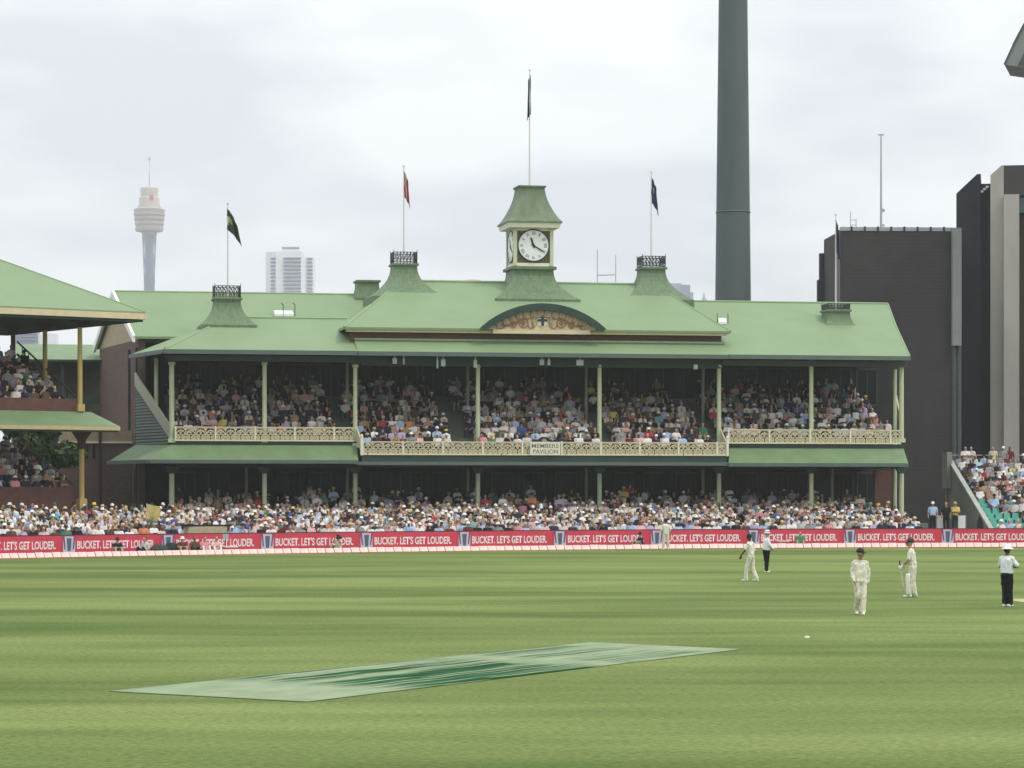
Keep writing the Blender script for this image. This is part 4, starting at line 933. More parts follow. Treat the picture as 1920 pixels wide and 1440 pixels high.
def cap_mesh(r=.1, peak=.10, hgt=.11, turn=0):
    m = MB(); n = 18
    prof = [(r*1.02, -.035), (r*1.05, 0)]+[(r*1.05*math.cos(t), hgt*math.sin(t)) for t in np.linspace(.15, 1.5, 7)]
    m.lathe((0, 0, 0), prof, n)
    pts = [(r*1.0*math.cos(t), r*1.0*math.sin(t)) for t in np.linspace(.45, math.pi-.45, 9)]; out = [(p[0]*1.0, p[1]+peak*math.sin((i+.0)/8*math.pi)**.6) for i, p in enumerate(pts)]
    m.slab([(x, y, -.008) for x, y in pts]+[(x, y, -.03) for x, y in out[::-1]], .012)
    me = m.mesh('cap', True); me.transform(Matrix.Rotation(turn, 4, 'Z')); return me
def brim_hat_mesh(r=.1, brim=.075, hgt=.10, dip=.02):
    m = MB(); prof = [(r*1.0, -.02), (r+brim, -.02-dip), (r+brim, -.008-dip), (r*1.06, .0), (r*1.0, hgt*.7), (r*.85, hgt), (r*.3, hgt*.97), (.005, hgt*.95)]
    return m.lathe((0, 0, 0), prof, 20).mesh('hat', True)
def wear(o, me, m, loc, name='hat', rot=0):
    h = link(name, me, m, o, loc, rot); return h
HC = (0, .035, 1.695)
D0 = (0, 0, -1)
# 1 fielder walking towards the camera, looking to his left
p1 = human(((-.075, .10, .50), (-.06, .12, .09)), ((.075, .04, .51), (.07, -.22, .14)), (((-.225, -.04, 1.17), (-.215, -.06, .91), (.1, .1, -1), (1, .2, 0)), ((.23, -.02, 1.17), (.185, .14, .95), (-.25, .3, -1), (-1, .2, 0))), turn=R(55), hair=None)
o = field_person(1613, 1153, p1, {'skin': skm, 'shirt': whites, 'trouser': whites2, 'shoe': shoew, 'eye': eyem, 'lip': lipm}, R(180), 'fielder in long-sleeved whites and black cap walking towards the camera, empty handed', hpx=124)
wear(o, cap_mesh(.105, .09, turn=R(55)), black, (0, .025, 1.755), 'cap')
# 2 batter facing left with pads, gloves and helmet
p2 = human(((-.12, .03, .50), (-.13, .10, .09)), ((.10, .0, .50), (.11, -.06, .09)), (((-.24, .10, 1.17), (-.10, .27, 1.02), (.3, .6, -.7), (.5, -.5, .3)), ((.25, .06, 1.16), (.09, .27, 1.00), (-.3, .6, -.7), (-.5, -.5, .3))), lean=(0, .05), turn=R(10), sleeve='short', hair=None, girth=1.06)
o = field_person(1711, 1120, p2, {'skin': skl, 'shirt': whites, 'trouser': whites2, 'shoe': shoew, 'eye': eyem, 'lip': lipm}, R(75), 'batter in whites, dark green helmet, pads and gloves standing side-on facing left', hpx=110)
me = cap_mesh(.112, .06, .135); wear(o, me, mat('helmet_dark_green', (.03, .04, .032), .35), (0, .06, 1.745), 'helmet')
m = MB()
for z in (.0, -.03, -.06, -.09): m.ringxz((0, 0, 0), .01, .004, .004, 3); pts = [(.115*math.cos(t), .115*math.sin(t)+.02, z) for t in np.linspace(.3, math.pi-.3, 8)]; [m.tube(a, b, .005, .005, 5) for a, b in zip(pts, pts[1:])]
m.build('helmet_grille', iron, o, loc=(0, .07, 1.70))
padm = mat('pad_white', (.74, .73, .66), .6, .05, 10)
for x, y in ((-.125, .075), (.105, -.02)):
    m = MB(); n = 10
    for k_, (z, r) in enumerate(((.08, .075), (.2, .085), (.4, .095), (.5, .11), (.56, .11), (.68, .095), (.74, .085))): pass
    rs = [[(x+r*1.0*math.cos(t), y+.01+r*math.sin(t), z) for t in np.linspace(-.35, math.pi+.35, n)]+[(x+(r-.03)*math.cos(t), y+.01+(r-.03)*math.sin(t), z) for t in np.linspace(math.pi+.35, -.35, n)] for z, r in ((.07, .085), (.2, .10), (.4, .105), (.5, .12), (.56, .12), (.68, .11), (.75, .10))]
    m.rings(rs).build('leg_pad', padm, o, smooth=True)
for x, z in ((-.075, .99), (.06, .97)):
    me, tg = grow([caps('glove', (x, .27, z+.02), .05, (x*.6, .35, z-.08), .055), caps('glove', (x*.6-.03, .36, z-.09), .03, (x*.4, .40, z-.02), .026), caps('glove', (x*.6+.03, .37, z-.10), .03, (x*.4+.02, .41, z-.04), .026)], .014, 900); dress(me, tg, {'glove': padm}); link('glove', me, None, o)
bt = thing('cricket_bat', 'pale willow cricket bat held pointing down by the batter', 'cricket bat')
bt.parent = None; sc_ = o.scale[0]
Mw = Matrix.Translation(o.location) @ Matrix.Rotation(R(75), 4, 'Z') @ Matrix.Scale(sc_, 4)
bp_ = Mw @ V(0, .37, .92); bt.location = bp_; bt.rotation_euler = (R(-10), R(6), R(75)); bt.scale = (sc_,)*3
MB().tube((0, 0, -.06), (0, 0, .22), .019, .019, 8).build('handle', black, bt)
MB().hexa([(-.052, -.015, -.62), (.052, -.015, -.62), (.052, .02, -.62), (0, .04, -.62), (-.052, .02, -.62)], [(-.05, -.012, -.10), (.05, -.012, -.10), (.05, .01, -.10), (0, .018, -.10), (-.05, .01, -.10)]).build('blade', mat('willow', (.60, .50, .32), .5, .08, 6), bt)
MB().hexa([(-.05, -.012, -.10), (.05, -.012, -.10), (.05, .01, -.10), (-.05, .01, -.10)], [(-.018, -.012, -.04), (.018, -.012, -.04), (.018, .012, -.04), (-.018, .012, -.04)]).build('shoulder', MATS['willow'], bt)
# 3 umpire at the right, seen from behind, arms folded
p3 = human(((-.08, .01, .50), (-.075, .0, .09)), ((.09, .02, .50), (.085, .03, .09)), (((-.29, .08, 1.19), (-.05, .24, 1.22), (1, .1, .2), (0, -1, 0)), ((.30, .08, 1.19), (.05, .26, 1.16), (-1, .1, .2), (0, -1, 0))), turn=R(-15), hair='hair', sleeve='short')
o = field_person(1888, 1138, p3, {'skin': skd, 'shirt': shirtw, 'trouser': blk, 'shoe': shoew, 'eye': eyem, 'lip': lipm, 'hair': hairs[0]}, R(-38), 'umpire in white shirt, black trousers and wide white hat seen from behind, arms folded', hpx=117)
wear(o, brim_hat_mesh(.1, .09, .10, .035), white, (0, .025, 1.76), 'hat')
# 4 stout umpire by the boundary facing right
p4 = human(((-.08, .03, .50), (-.075, .04, .09)), ((.09, .0, .50), (.085, -.05, .09)), (((-.27, .04, 1.18), (-.12, .25, 1.05), (.6, .5, -.3), (.3, -1, 0)), ((.28, .04, 1.18), (.12, .26, 1.03), (-.6, .5, -.3), (-.3, -1, 0))), turn=R(0), hair='hair', girth=1.18, belly=.09)
o = field_person(1437, 1073.5, p4, {'skin': skl, 'shirt': shirtw, 'trouser': blk, 'shoe': shoew, 'eye': eyem, 'lip': lipm, 'hair': hairs[2]}, R(-68), 'stout umpire in white shirt, black trousers and banded white hat facing right', hpx=79)
wear(o, brim_hat_mesh(.1, .06, .11, .02), white, (0, .03, 1.755), 'hat')
MB().lathe((0, .03, 1.757), [(.104, 0), (.109, .005), (.107, .03), (.102, .033)], 18).build('hat_band', mat('band_maroon', (.16, .02, .03), .6), o)
# 5 bowler strolling left, forearms bare
p5 = human(((-.09, .14, .52), (-.09, .17, .09)), ((.09, -.03, .52), (.09, -.19, .10)), (((-.26, .12, 1.20), (-.25, .30, .98), (0, .4, -1), (.8, 0, .3)), ((.28, -.03, 1.15), (.29, .04, .88), (0, .2, -1), (-.8, 0, .3))), lean=(0, .04), turn=R(-35), hair='hair', sleeve='short')
o = field_person(1408, 1089.5, p5, {'skin': skd, 'shirt': whites, 'trouser': whites2, 'shoe': shoew, 'eye': eyem, 'lip': lipm, 'hair': hairs[0]}, R(62), 'bareheaded dark-haired bowler in whites walking left beside the stout umpire', hpx=90)
# 6 fielder by the boundary boards, seen from behind
p6 = human(((-.13, .0, .50), (-.15, .0, .09)), ((.12, .0, .50), (.13, .02, .09)), (((-.27, .0, 1.17), (-.22, .14, .98), (.3, .5, -.8), (1, 0, 0)), ((.27, .0, 1.17), (.22, .14, .98), (-.3, .5, -.8), (-1, 0, 0))), hair='hair')
o = field_person(1248.5, 1031, p6, {'skin': skm, 'shirt': whites, 'trouser': whites2, 'shoe': shoew, 'eye': eyem, 'lip': lipm, 'hair': hairs[0]}, R(8), 'fielder in whites and dark cap standing at the boundary, seen from behind', hpx=59, voxel=.016, target=6000)
wear(o, cap_mesh(.1, .07), black, (0, .03, 1.75), 'cap')
# ------------------------------------------------------------------ boundary cushions
segm = [mat('rope_pink_white', (.70, .50, .46), .6, .2, 2), mat('rope_red', (.55, .16, .14), .6, .2, 4)]
rp_ = thing('boundary_rope', 'row of pale pink boundary cushions along the foot of the advertising boards', 'boundary rope', at(960, ropeY(960)))
segs = []; px = -30.0
rb = Vector(rp_.location)
pm = MB().prism([(0, -.16, 0), (0, .16, 0), (0, .10, .20), (0, .02, .27)], (1, 0, 0)).mesh('cushion'); pm.materials.append(segm[0])
pm2 = MB().prism([(0, -.18, 0), (0, .18, 0), (0, .18, .035), (0, -.18, .035)], (1, 0, 0)).mesh('cushion_base'); pm2.materials.append(segm[1])
while px < 1960:
    a = Vector(at(px, ropeY(px))); px2 = px+16; b = Vector(at(px2, ropeY(px2)))
    d = b-a; o = link('cushion', pm, None, rp_, a-rb, math.atan2(d.y, d.x)); o.scale = (d.length*random.uniform(.90, .96), 1, random.uniform(.95, 1.05))
    o2 = link('cushion_base', pm2, None, o); px = px2
# ------------------------------------------------------------------ advertising boards
red = mat('board_red', (.58, .052, .09), .45, .10, .8); lett = mat('board_letter_white', (.80, .70, .72), .5, .04, 3); lilac = mat('board_lilac', (.50, .50, .62), .5, .05, 3); plum = mat('board_plum', (.16, .06, .18), .5, .1, 3); slate = mat('board_slate', (.10, .11, .15), .5, .1, 3)
tm = text_mesh("BUCKET. LET'S GET LOUDER.", .026, .0); tm.materials.append(lett)
edges = [-71, 115, 301, 487, 673, 857, 1036, 1218, 1399, 1580, 1763, 1947]
ordn = ['leftmost', 'second', 'third', 'fourth', 'fifth', 'sixth', 'seventh', 'eighth', 'ninth', 'tenth', 'rightmost']
def boardY(px): return ropeY(px)+BACK
for i in range(11):
    a, b = Vector(at(edges[i], boardY(edges[i]))), Vector(at(edges[i+1], boardY(edges[i+1]))); d = b-a; Lb = d.length
    lab = ('%s red advertising board with white capitals along the boundary' if i in (0, 10) else '%s red advertising board from the left, with white capitals') % ordn[i]
    t = thing('advertising_board', lab, 'advertising board', a, math.atan2(d.y, d.x), 'red advertising boards along the boundary')
    hB = 1.06
    MB().box(.006, Lb-.006, 0, .12, .03, hB).build('panel', red, t)
    MB().box(.002, Lb-.002, -.01, .14, hB, hB+.035).build('top_rail', mat('rail_dark_maroon', (.06, .02, .03), .5), t)
    g_ = Lb/186.0
    o = link('lettering', tm, None, t, (29*g_, -.006, .37)); o.scale = (146*g_, 1, .43)
    mk = MB().prism([(3*g_, -.006, hB-.05), (25*g_, -.006, hB-.05), (25*g_, -.006, .1), (3*g_, -.006, .1)], (0, -.006, 0)).build('emblem_panel', lilac, t)
    m = MB(); m.prism([(2.5*g_, -.014, hB-.04), (5.5*g_, -.014, hB-.04), (7.5*g_, -.014, .36), (5.5*g_, -.014, .36)], (0, -.006, 0)); m.build('emblem_stripe', plum, mk); m = MB(); m.prism([(25.5*g_, -.014, hB-.04), (22.5*g_, -.014, hB-.04), (20.5*g_, -.014, .36), (22.5*g_, -.014, .36)], (0, -.006, 0)); m.build('emblem_stripe', plum, mk)
    MB().prism([(9.5*g_, -.014, hB-.14), (18.5*g_, -.014, hB-.14), (16.8*g_, -.014, .28), (11.2*g_, -.014, .28)], (0, -.006, 0)).build('emblem_bucket', slate, mk)
    MB().box(.3, Lb-.3, .12, .5, .0, .06).build('foot', iron, t)
# ------------------------------------------------------------------ pitch cover and marker
cA, cB, cC, cD = [Vector(gp(*p_)) for p_ in ((203, 1297), (575, 1317), (1390, 1218), (1105, 1205))]
cm = bpy.data.materials.new('pitch_cover_sheet'); cm.use_nodes = True; t = cm.node_tree; b = t.nodes['Principled BSDF']; b.inputs['Roughness'].default_value = .9; b.inputs['Specular IOR Level'].default_value = .02
uvn = t.nodes.new('ShaderNodeUVMap'); sep = t.nodes.new('ShaderNodeSeparateXYZ'); t.links.new(uvn.outputs['UV'], sep.inputs['Vector'])
def nz_(sx, sy, sc2, det=3, ox_=0):
    mpn = t.nodes.new('ShaderNodeMapping'); mpn.inputs['Scale'].default_value = (sx, sy, 1); mpn.inputs['Location'].default_value = (ox_, 0, 0)
    no = t.nodes.new('ShaderNodeTexNoise'); no.inputs['Scale'].default_value = sc2; no.inputs['Detail'].default_value = det
    t.links.new(uvn.outputs['UV'], mpn.inputs['Vector']); t.links.new(mpn.outputs['Vector'], no.inputs['Vector']); return no.outputs['Fac']
def mth(op, a, b_, c_=None):
    n_ = t.nodes.new('ShaderNodeMath'); n_.operation = op
    for i, x in enumerate((a, b_)):
        if isinstance(x, (int, float)): n_.inputs[i].default_value = x
        else: t.links.new(x, n_.inputs[i])
    return n_.outputs[0]
def rmp(f, stops):
    r = t.nodes.new('ShaderNodeValToRGB'); e = r.color_ramp.elements
    while len(e) < len(stops): e.new(.5)
    for q_, (p_, c_) in zip(e, stops): q_.position = p_; q_.color = (*c_, 1)
    t.links.new(f, r.inputs['Fac']); return r.outputs['Color']
Wt, Bk = (1, 1, 1), (0, 0, 0)
zone = rmp(sep.outputs['X'], [(.16, Bk), (.24, Wt), (.58, Wt), (.635, Bk), (.665, Bk), (.70, (.75,)*3), (.90, (.6,)*3), (.94, Bk)])
str1 = rmp(nz_(1.6, 26, 1.0, 0), [(.52, Bk), (.535, Wt)])
str2 = rmp(nz_(2.4, 48, 1.0, 1, 3.3), [(.55, Bk), (.57, Wt)])
mk_ = mth('MULTIPLY', zone, mth('MAXIMUM', mth('MULTIPLY', str1, .95), mth('MULTIPLY', str2, .65)))
cover = rmp(nz_(4, 2, 3, 5), [(.3, (.20, .255, .15)), (.7, (.28, .335, .22))])
darkc = rmp(nz_(3, 3, 3, 3), [(.35, (.004, .038, .010)), (.65, (.014, .09, .034))])
mx = t.nodes.new('ShaderNodeMix'); mx.data_type = 'RGBA'; t.links.new(mk_, mx.inputs['Factor']); t.links.new(cover, mx.inputs[6]); t.links.new(darkc, mx.inputs[7]); t.links.new(mx.outputs[2], b.inputs['Base Color'])
vs_, fs, uvs = [], [], []; nu, nv = 90, 24
for i in range(nu+1):
    for j in range(nv+1):
        s_, t_ = i/nu, j/nv; lo = cA.lerp(cD, s_); hi = cB.lerp(cC, s_); p_ = lo.lerp(hi, t_)
        e_ = min(1, 8*min(s_, 1-s_)*4, 8*min(t_, 1-t_))
        z = .014+e_*.7*(.012*math.sin(t_*33+s_*4)*math.sin(s_*7)+.008*math.sin(s_*50+t_*9))
        vs_.append((p_.x, p_.y, max(z, .008)))
for i in range(nu):
    for j in range(nv): a = i*(nv+1)+j; fs.append((a, a+1, a+nv+2, a+nv+1))
ctr = (cA+cB+cC+cD)/4
me = bpy.data.meshes.new('pitch_cover'); me.from_pydata([(x-ctr.x, y-ctr.y, z) for x, y, z in vs_], [], fs); uvl = me.uv_layers.new(name='UVMap')
for l_ in me.loops: vi = l_.vertex_index; uvl.data[l_.index].uv = ((vi//(nv+1))/nu, (vi % (nv+1))/nv)
me.polygons.foreach_set('use_smooth', [True]*len(me.polygons))
o = link('pitch_cover', me, cm, None, ctr, 0, 'long pale green pitch cover with dark wet streaks lying on the grass', 'pitch cover')
so = o.modifiers.new('thick', 'SOLIDIFY'); so.thickness = .006
x, y, _ = gp(1513, 1195.5); MB().lathe((0, 0, .0), [(.03, 0), (.06, 0), (.055, .03), (.03, .035)], 14).build('marker_disc', white, None, loc=(x, y, 0), label='tiny white marker disc on the grass near the walking fielder', cat='marker')
# ------------------------------------------------------------------ spectators
def seated(arms='lap', lean=.0, turn=0):
    P_ = [caps('trouser', V(-.06, 0, .50), .125, V(.06, 0, .50), .125), caps('shirt', V(-.05, .01, .58), .13, V(-.06, lean*.8, .86), .125), caps('shirt', V(.05, .01, .58), .13, V(.06, lean*.8, .86), .125),
          caps('shirt', V(-.16, lean, .97), .07, V(.16, lean, .97), .07), caps('skin', V(0, lean, 1.0), .06, V(0, lean+.02, 1.10), .055)]
    hc = V(0, lean+.035, 1.20); P_ += [ell('skin', hc, (.078, .095, .12)), ell('skin', hc+V(-math.sin(turn)*.1, math.cos(turn)*.1, -.01), (.02, .02, .03)),
          ell('hair', hc+V(0, -.025, .045), (.084, .092, .088)), ell('hair', hc+V(0, -.05, -.02), (.08, .06, .07))]
    for sx in (-1, 1):
        P_ += [caps('trouser', V(sx*.1, .04, .50), .09, V(sx*.13, .45, .50), .07), caps('trouser', V(sx*.13, .45, .50), .07, V(sx*.13, .46, .12), .055), caps('shoe', V(sx*.13, .44, .05), .05, V(sx*.14, .60, .045), .04)]
        sh_ = V(sx*.205, lean-.005, .955)
        if arms == 'lap': el, wr = V(sx*.27, lean+.05, .70), V(sx*.12, .33, .62)
        elif arms == 'cross': el, wr = V(sx*.28, lean+.08, .72), V(-sx*.09, lean+.23, .78)
        elif arms == 'up' and sx > 0: el, wr = V(.30, lean+.12, .86), V(.13, lean+.20, 1.13)
        elif arms == 'chin' and sx < 0: el, wr = V(-.2, .30, .66), V(-.06, lean+.18, 1.04)
        else: el, wr = V(sx*.26, lean+.12, .72), V(sx*.17, .38, .60)
        P_ += [caps('shirt', sh_, .07, sh_+(el-sh_)*.75, .062), caps('skin', sh_+(el-sh_)*.6, .048, el, .044), caps('skin', el, .044, wr, .034), caps('skin', wr, .036, wr+(wr-el).normalized()*.1, .03)]
    return P_, hc
def upright(arms='side'):
    P_ = [caps('trouser', V(-.055, 0, .95), .13, V(.055, 0, .95), .13), caps('shirt', V(-.06, 0, 1.04), .125, V(-.08, 0, 1.34), .118), caps('shirt', V(.06, 0, 1.04), .125, V(.08, 0, 1.34), .118), caps('shirt', V(-.165, 0, 1.45), .066, V(.165, 0, 1.45), .066), caps('skin', V(0, 0, 1.5), .058, V(0, .02, 1.6), .055)]
    hc = V(0, .035, 1.69); P_ += [ell('skin', hc, (.078, .095, .12)), ell('skin', hc+V(0, .1, -.01), (.02, .02, .03)), ell('hair', hc+V(0, -.025, .045), (.084, .092, .088)), ell('hair', hc+V(0, -.05, -.02), (.08, .06, .07))]
    for sx in (-1, 1):
        P_ += [caps('trouser', V(sx*.095, 0, .92), .1, V(sx*.11, .02, .5), .075), caps('trouser', V(sx*.11, .02, .5), .07, V(sx*.12, -.02, .1), .06), caps('shoe', V(sx*.12, -.05, .05), .05, V(sx*.14, .15, .045), .04)]
        sh_ = V(sx*.205, 0, 1.44)
        if arms == 'side': el, wr = V(sx*.28, -.02, 1.16), V(sx*.27, .05, .90)
        else: el, wr = V(sx*.29, .06, 1.18), V(-sx*.06, .24, 1.22)
        P_ += [caps('shirt', sh_, .07, sh_+(el-sh_)*.75, .062), caps('skin', sh_+(el-sh_)*.6, .048, el, .044), caps('skin', el, .044, wr, .034), caps('skin', wr, .036, wr+(wr-el).normalized()*.12, .03)]
    return P_, hc
def ground_sit(arms='knees', lean=.06):
    P_ = [caps('trouser', V(-.06, 0, .13), .13, V(.06, 0, .13), .13), caps('shirt', V(-.05, 0, .22), .13, V(-.06, lean, .50), .12), caps('shirt', V(.05, 0, .22), .13, V(.06, lean, .50), .12), caps('shirt', V(-.16, lean, .60), .07, V(.16, lean, .60), .07), caps('skin', V(0, lean, .63), .06, V(0, lean+.02, .73), .055)]
    hc = V(0, lean+.045, .83); P_ += [ell('skin', hc, (.078, .095, .12)), ell('skin', hc+V(0, .1, -.01), (.02, .02, .03)), ell('hair', hc+V(0, -.025, .045), (.084, .092, .088)), ell('hair', hc+V(0, -.05, -.02), (.08, .06, .07))]
    for sx in (-1, 1):
        P_ += [caps('trouser', V(sx*.1, .04, .14), .09, V(sx*.17, .40, .42), .07), caps('trouser', V(sx*.17, .40, .42), .068, V(sx*.16, .58, .10), .052), caps('shoe', V(sx*.16, .56, .05), .05, V(sx*.17, .72, .045), .04)]
        sh_ = V(sx*.205, lean, .59)
        if arms == 'knees': el, wr = V(sx*.27, .20, .42), V(sx*.07, .44, .44)
        elif arms == 'camera': el, wr = V(sx*.25, lean+.14, .54), V(sx*.07, lean+.24, .80)
        else: el, wr = V(sx*.27, lean+.02, .36), V(sx*.15, .26, .24)
        P_ += [caps('shirt', sh_, .07, sh_+(el-sh_)*.75, .062), caps('skin', sh_+(el-sh_)*.6, .048, el, .044), caps('skin', el, .044, wr, .034), caps('skin', wr, .036, wr+(wr-el).normalized()*.1, .03)]
    return P_, hc
VAR = []
for P_, hc in (seated('lap'), seated('cross', .03), seated('fwd', .10), seated('up', .02), seated('chin', .14), seated('lap', -.03, .5), upright('side'), upright('cross'), ground_sit('knees'), ground_sit('camera', .02), ground_sit('rest', .0)):
    hi = grow(P_, .03, 900, 2); lo = grow(P_, .045, 330, 1); VAR.append((hi, lo, hc))
pal = {  # shirt colours: (name, colour, weight)
    'white': ((.72, .71, .69), 27), 'off-white': ((.52, .51, .49), 9), 'cream': ((.62, .56, .44), 7), 'pale blue': ((.36, .48, .66), 10), 'pale pink': ((.66, .42, .40), 6), 'grey': ((.24, .25, .27), 10), 'navy': ((.025, .03, .06), 14),
    'black': ((.018, .018, .02), 14), 'red': ((.42, .05, .06), 2), 'orange': ((.60, .24, .12), 1), 'yellow': ((.60, .48, .14), 1.2), 'green': ((.06, .20, .12), 1), 'teal': ((.14, .34, .36), 1.5), 'lilac': ((.42, .38, .55), 3), 'tan': ((.34, .24, .15), 5), 'maroon': ((.13, .03, .04), 2), 'royal blue': ((.06, .12, .34), 1.5), 'pink': ((.62, .26, .30), 2), 'brown': ((.09, .06, .045), 6)}
pn_ = list(pal); pw = np.array([pal[k_][1] for k_ in pn_], float); pw /= pw.sum()
trp = {'navy': (.03, .035, .06), 'stone': (.36, .31, .23), 'black': (.02, .02, .022), 'denim': (.07, .10, .17), 'grey': (.15, .15, .16)}
skins = [(.46, .26, .18), (.38, .21, .145), (.50, .31, .23), (.20, .105, .065), (.095, .052, .035)]; skw = [.35, .25, .2, .1, .1]
hairc = [(.02, .015, .012), (.075, .045, .025), (.32, .31, .30), (.30, .21, .10)]
hatc = {'white': (.74, .73, .69), 'straw': (.52, .42, .24), 'navy': (.03, .035, .06), 'black': (.02, .02, .02), 'yellow': (.62, .50, .12), 'green': (.05, .16, .08), 'tan': (.36, .27, .17)}
hatn = list(hatc); hatw = np.array([34, 22, 16, 9, 3, 4, 12], float); hatw /= hatw.sum()
def cm_(prefix, nm, c): return mat(prefix+'_'+nm.replace(' ', '_'), c, .85, .12, 10, spec=.15)
sk_m = [mat('spectator_skin_%s' % n_, c, .55, .06, 8) for n_, c in zip(('fair', 'tanned', 'rosy', 'brown', 'deep'), skins)]
shoem = mat('shoe_dark', (.03, .03, .03), .6)
hatmesh = {'brimmed hat': brim_hat_mesh(.095, .06, .09, .02), 'cap': cap_mesh(.102, .08, .10)}
hatlow = {'brimmed hat': MB().lathe((0, 0, 0), [(.152, -.04), (.152, -.03), (.102, 0), (.088, .08), (.02, .09)], 8).mesh('h'), 'cap': MB().lathe((0, .0, 0), [(.107, -.035), (.11, .0), (.09, .07), (.02, .105)], 8).slab([(-.09, .06, -.01), (-.07, .19, -.03), (.07, .19, -.03), (.09, .06, -.01)], .012).mesh('c')}
for (hi, lo, hc) in VAR:
    for nm in ('skin', 'shirt', 'trouser', 'shoe', 'hair'): hi[0].materials.append(None)
    order = ['skin', 'shirt', 'trouser', 'shoe', 'hair']; hi[0].polygons.foreach_set('material_index', [order.index(t_) for t_ in hi[1]]); hi[0].name = 'person'
def draw():
    r = dict(shirt=pn_[rng.choice(len(pn_), p=pw)], skin=int(rng.choice(5, p=skw)), hair=int(rng.integers(4)), trouser=list(trp)[int(rng.integers(5))])
    x = rng.random(); r['hat'] = 'brimmed hat' if x < .22 else 'cap' if x < .46 else None
    r['hatc'] = hatn[rng.choice(len(hatn), p=hatw)]; r['var'] = int(rng.choice([0, 1, 2, 3, 4, 5], p=[.26, .16, .2, .1, .1, .18])); r['s'] = rng.uniform(.92, 1.06); return r
stuffV, stuffF, stuffC, nst = [], [], [], 0
_cache = {}
def low(var):
    if var not in _cache:
        me, tg = VAR[var][1]; me.calc_loop_triangles(); nv_ = len(me.vertices); co = np.zeros(nv_*3); me.vertices.foreach_get('co', co)
        tr = np.zeros(len(me.loop_triangles)*3, int); me.loop_triangles.foreach_get('vertices', tr); pi = np.zeros(len(me.loop_triangles), int); me.loop_triangles.foreach_get('polygon_index', pi)
        _cache[var] = (co.reshape(-1, 3), tr.reshape(-1, 3), np.array([['skin', 'shirt', 'trouser', 'shoe', 'hair'].index(t_) for t_ in tg])[pi])
    return _cache[var]
def lowhat(nm):
    if nm not in _cache:
        me = hatlow[nm]; me.calc_loop_triangles(); co = np.zeros(len(me.vertices)*3); me.vertices.foreach_get('co', co); tr = np.zeros(len(me.loop_triangles)*3, int); me.loop_triangles.foreach_get('vertices', tr)
        _cache[nm] = (co.reshape(-1, 3), tr.reshape(-1, 3))
    return _cache[nm]
def xf(co, r, x, y, z, a): 
    c_, s_ = math.cos(a), math.sin(a); co = co*r['s']; return np.stack([co[:, 0]*c_-co[:, 1]*s_+x, co[:, 0]*s_+co[:, 1]*c_+y, co[:, 2]+z], 1)
def add_stuff(x, y, z, a, r):
    global nst
    co, tr, tg = low(r['var']); cols = np.array([skins[r['skin']], pal[r['shirt']][0], trp[r['trouser']], (.03, .03, .03), hairc[r['hair']]])
    stuffV.append(xf(co, r, x, y, z, a)); stuffF.append(tr+nst); stuffC.append(cols[tg]); nst += len(co)
    if r['hat']:
        hc = VAR[r['var']][2]; co, tr = lowhat(r['hat']); co = co+np.array([hc.x, hc.y, hc.z+.045])
        stuffV.append(xf(co, r, x, y, z, a)); stuffF.append(tr+nst); stuffC.append(np.tile(hatc[r['hatc']], (len(tr), 1))); nst += len(co)
def add_person(x, y, z, a, r, label, group):
    hi, lo, hc = VAR[r['var']]
    o = bpy.data.objects.new('person', hi[0]); C.objects.link(o); o.location = (x, y, z); o.rotation_euler = (0, 0, a); o.scale = (r['s'],)*3
    ms_ = [sk_m[r['skin']], cm_('shirt', r['shirt'], pal[r['shirt']][0]), cm_('trousers', r['trouser'], trp[r['trouser']]), shoem, hairs[r['hair']]]
    for sl, m_ in zip(o.material_slots, ms_): sl.link = 'OBJECT'; sl.material = m_
    tag(o, label, 'person', group)
    if r['hat']: link('hat', hatmesh[r['hat']], None, o, (hc.x, hc.y, hc.z+.045)); h = C.objects[-1] if False else o.children[0]; \
        (hatmesh[r['hat']].materials.append(None) if not hatmesh[r['hat']].materials else None); h.material_slots[0].link = 'OBJECT'; h.material_slots[0].material = cm_('hat', r['hatc'], hatc[r['hatc']])
    return o
def ordinal(n_): return '%d%s' % (n_, 'th' if 10 <= n_ % 100 <= 20 else {1: 'st', 2: 'nd', 3: 'rd'}.get(n_ % 10, 'th'))
def desc(r): return r['shirt']+((', %s %s' % (r['hatc'], 'cap' if r['hat'] == 'cap' else 'hat')) if r['hat'] else '')
def facing(x, y, jit=.3): return math.atan2(0-y+60, 0+12-x)-math.pi/2+rng.normal()*jit      # look towards mid-pitch
# ---- ground terrace between the boards and the pavilion
def backY(px):
    yp = PV.Y(px, 0); yl = LS.Y(px, -.6)
    t_ = min(1, max(0, (px-205)/130)); return yl*(1-t_)+yp*t_
NR = 11
def terrY(px, s_): f = boardY(px)+.45; return f+(backY(px)-f)*s_
def terrZ(px, s_):
    top = 1.40; return .22+(top-.22)*s_
m = MB(); cols_ = list(range(-80, 1741, 70))
for r_ in range(NR):
    for i in range(len(cols_)-1):
        p0, p1 = cols_[i], cols_[i+1]; s0_, s1_ = r_/NR, (r_+1)/NR; z = terrZ(0, (r_+.5)/NR)
        m.hexa([at(p0, terrY(p0, s0_), -.02), at(p1, terrY(p1, s0_), -.02), at(p1, terrY(p1, s1_), -.02), at(p0, terrY(p0, s1_), -.02)], [at(p0, terrY(p0, s0_), z), at(p1, terrY(p1, s0_), z), at(p1, terrY(p1, s1_), z), at(p0, terrY(p0, s1_), z)])
m.build('terrace', step, kind='structure')
spots = []      # (zone, row, px, x, y, z)
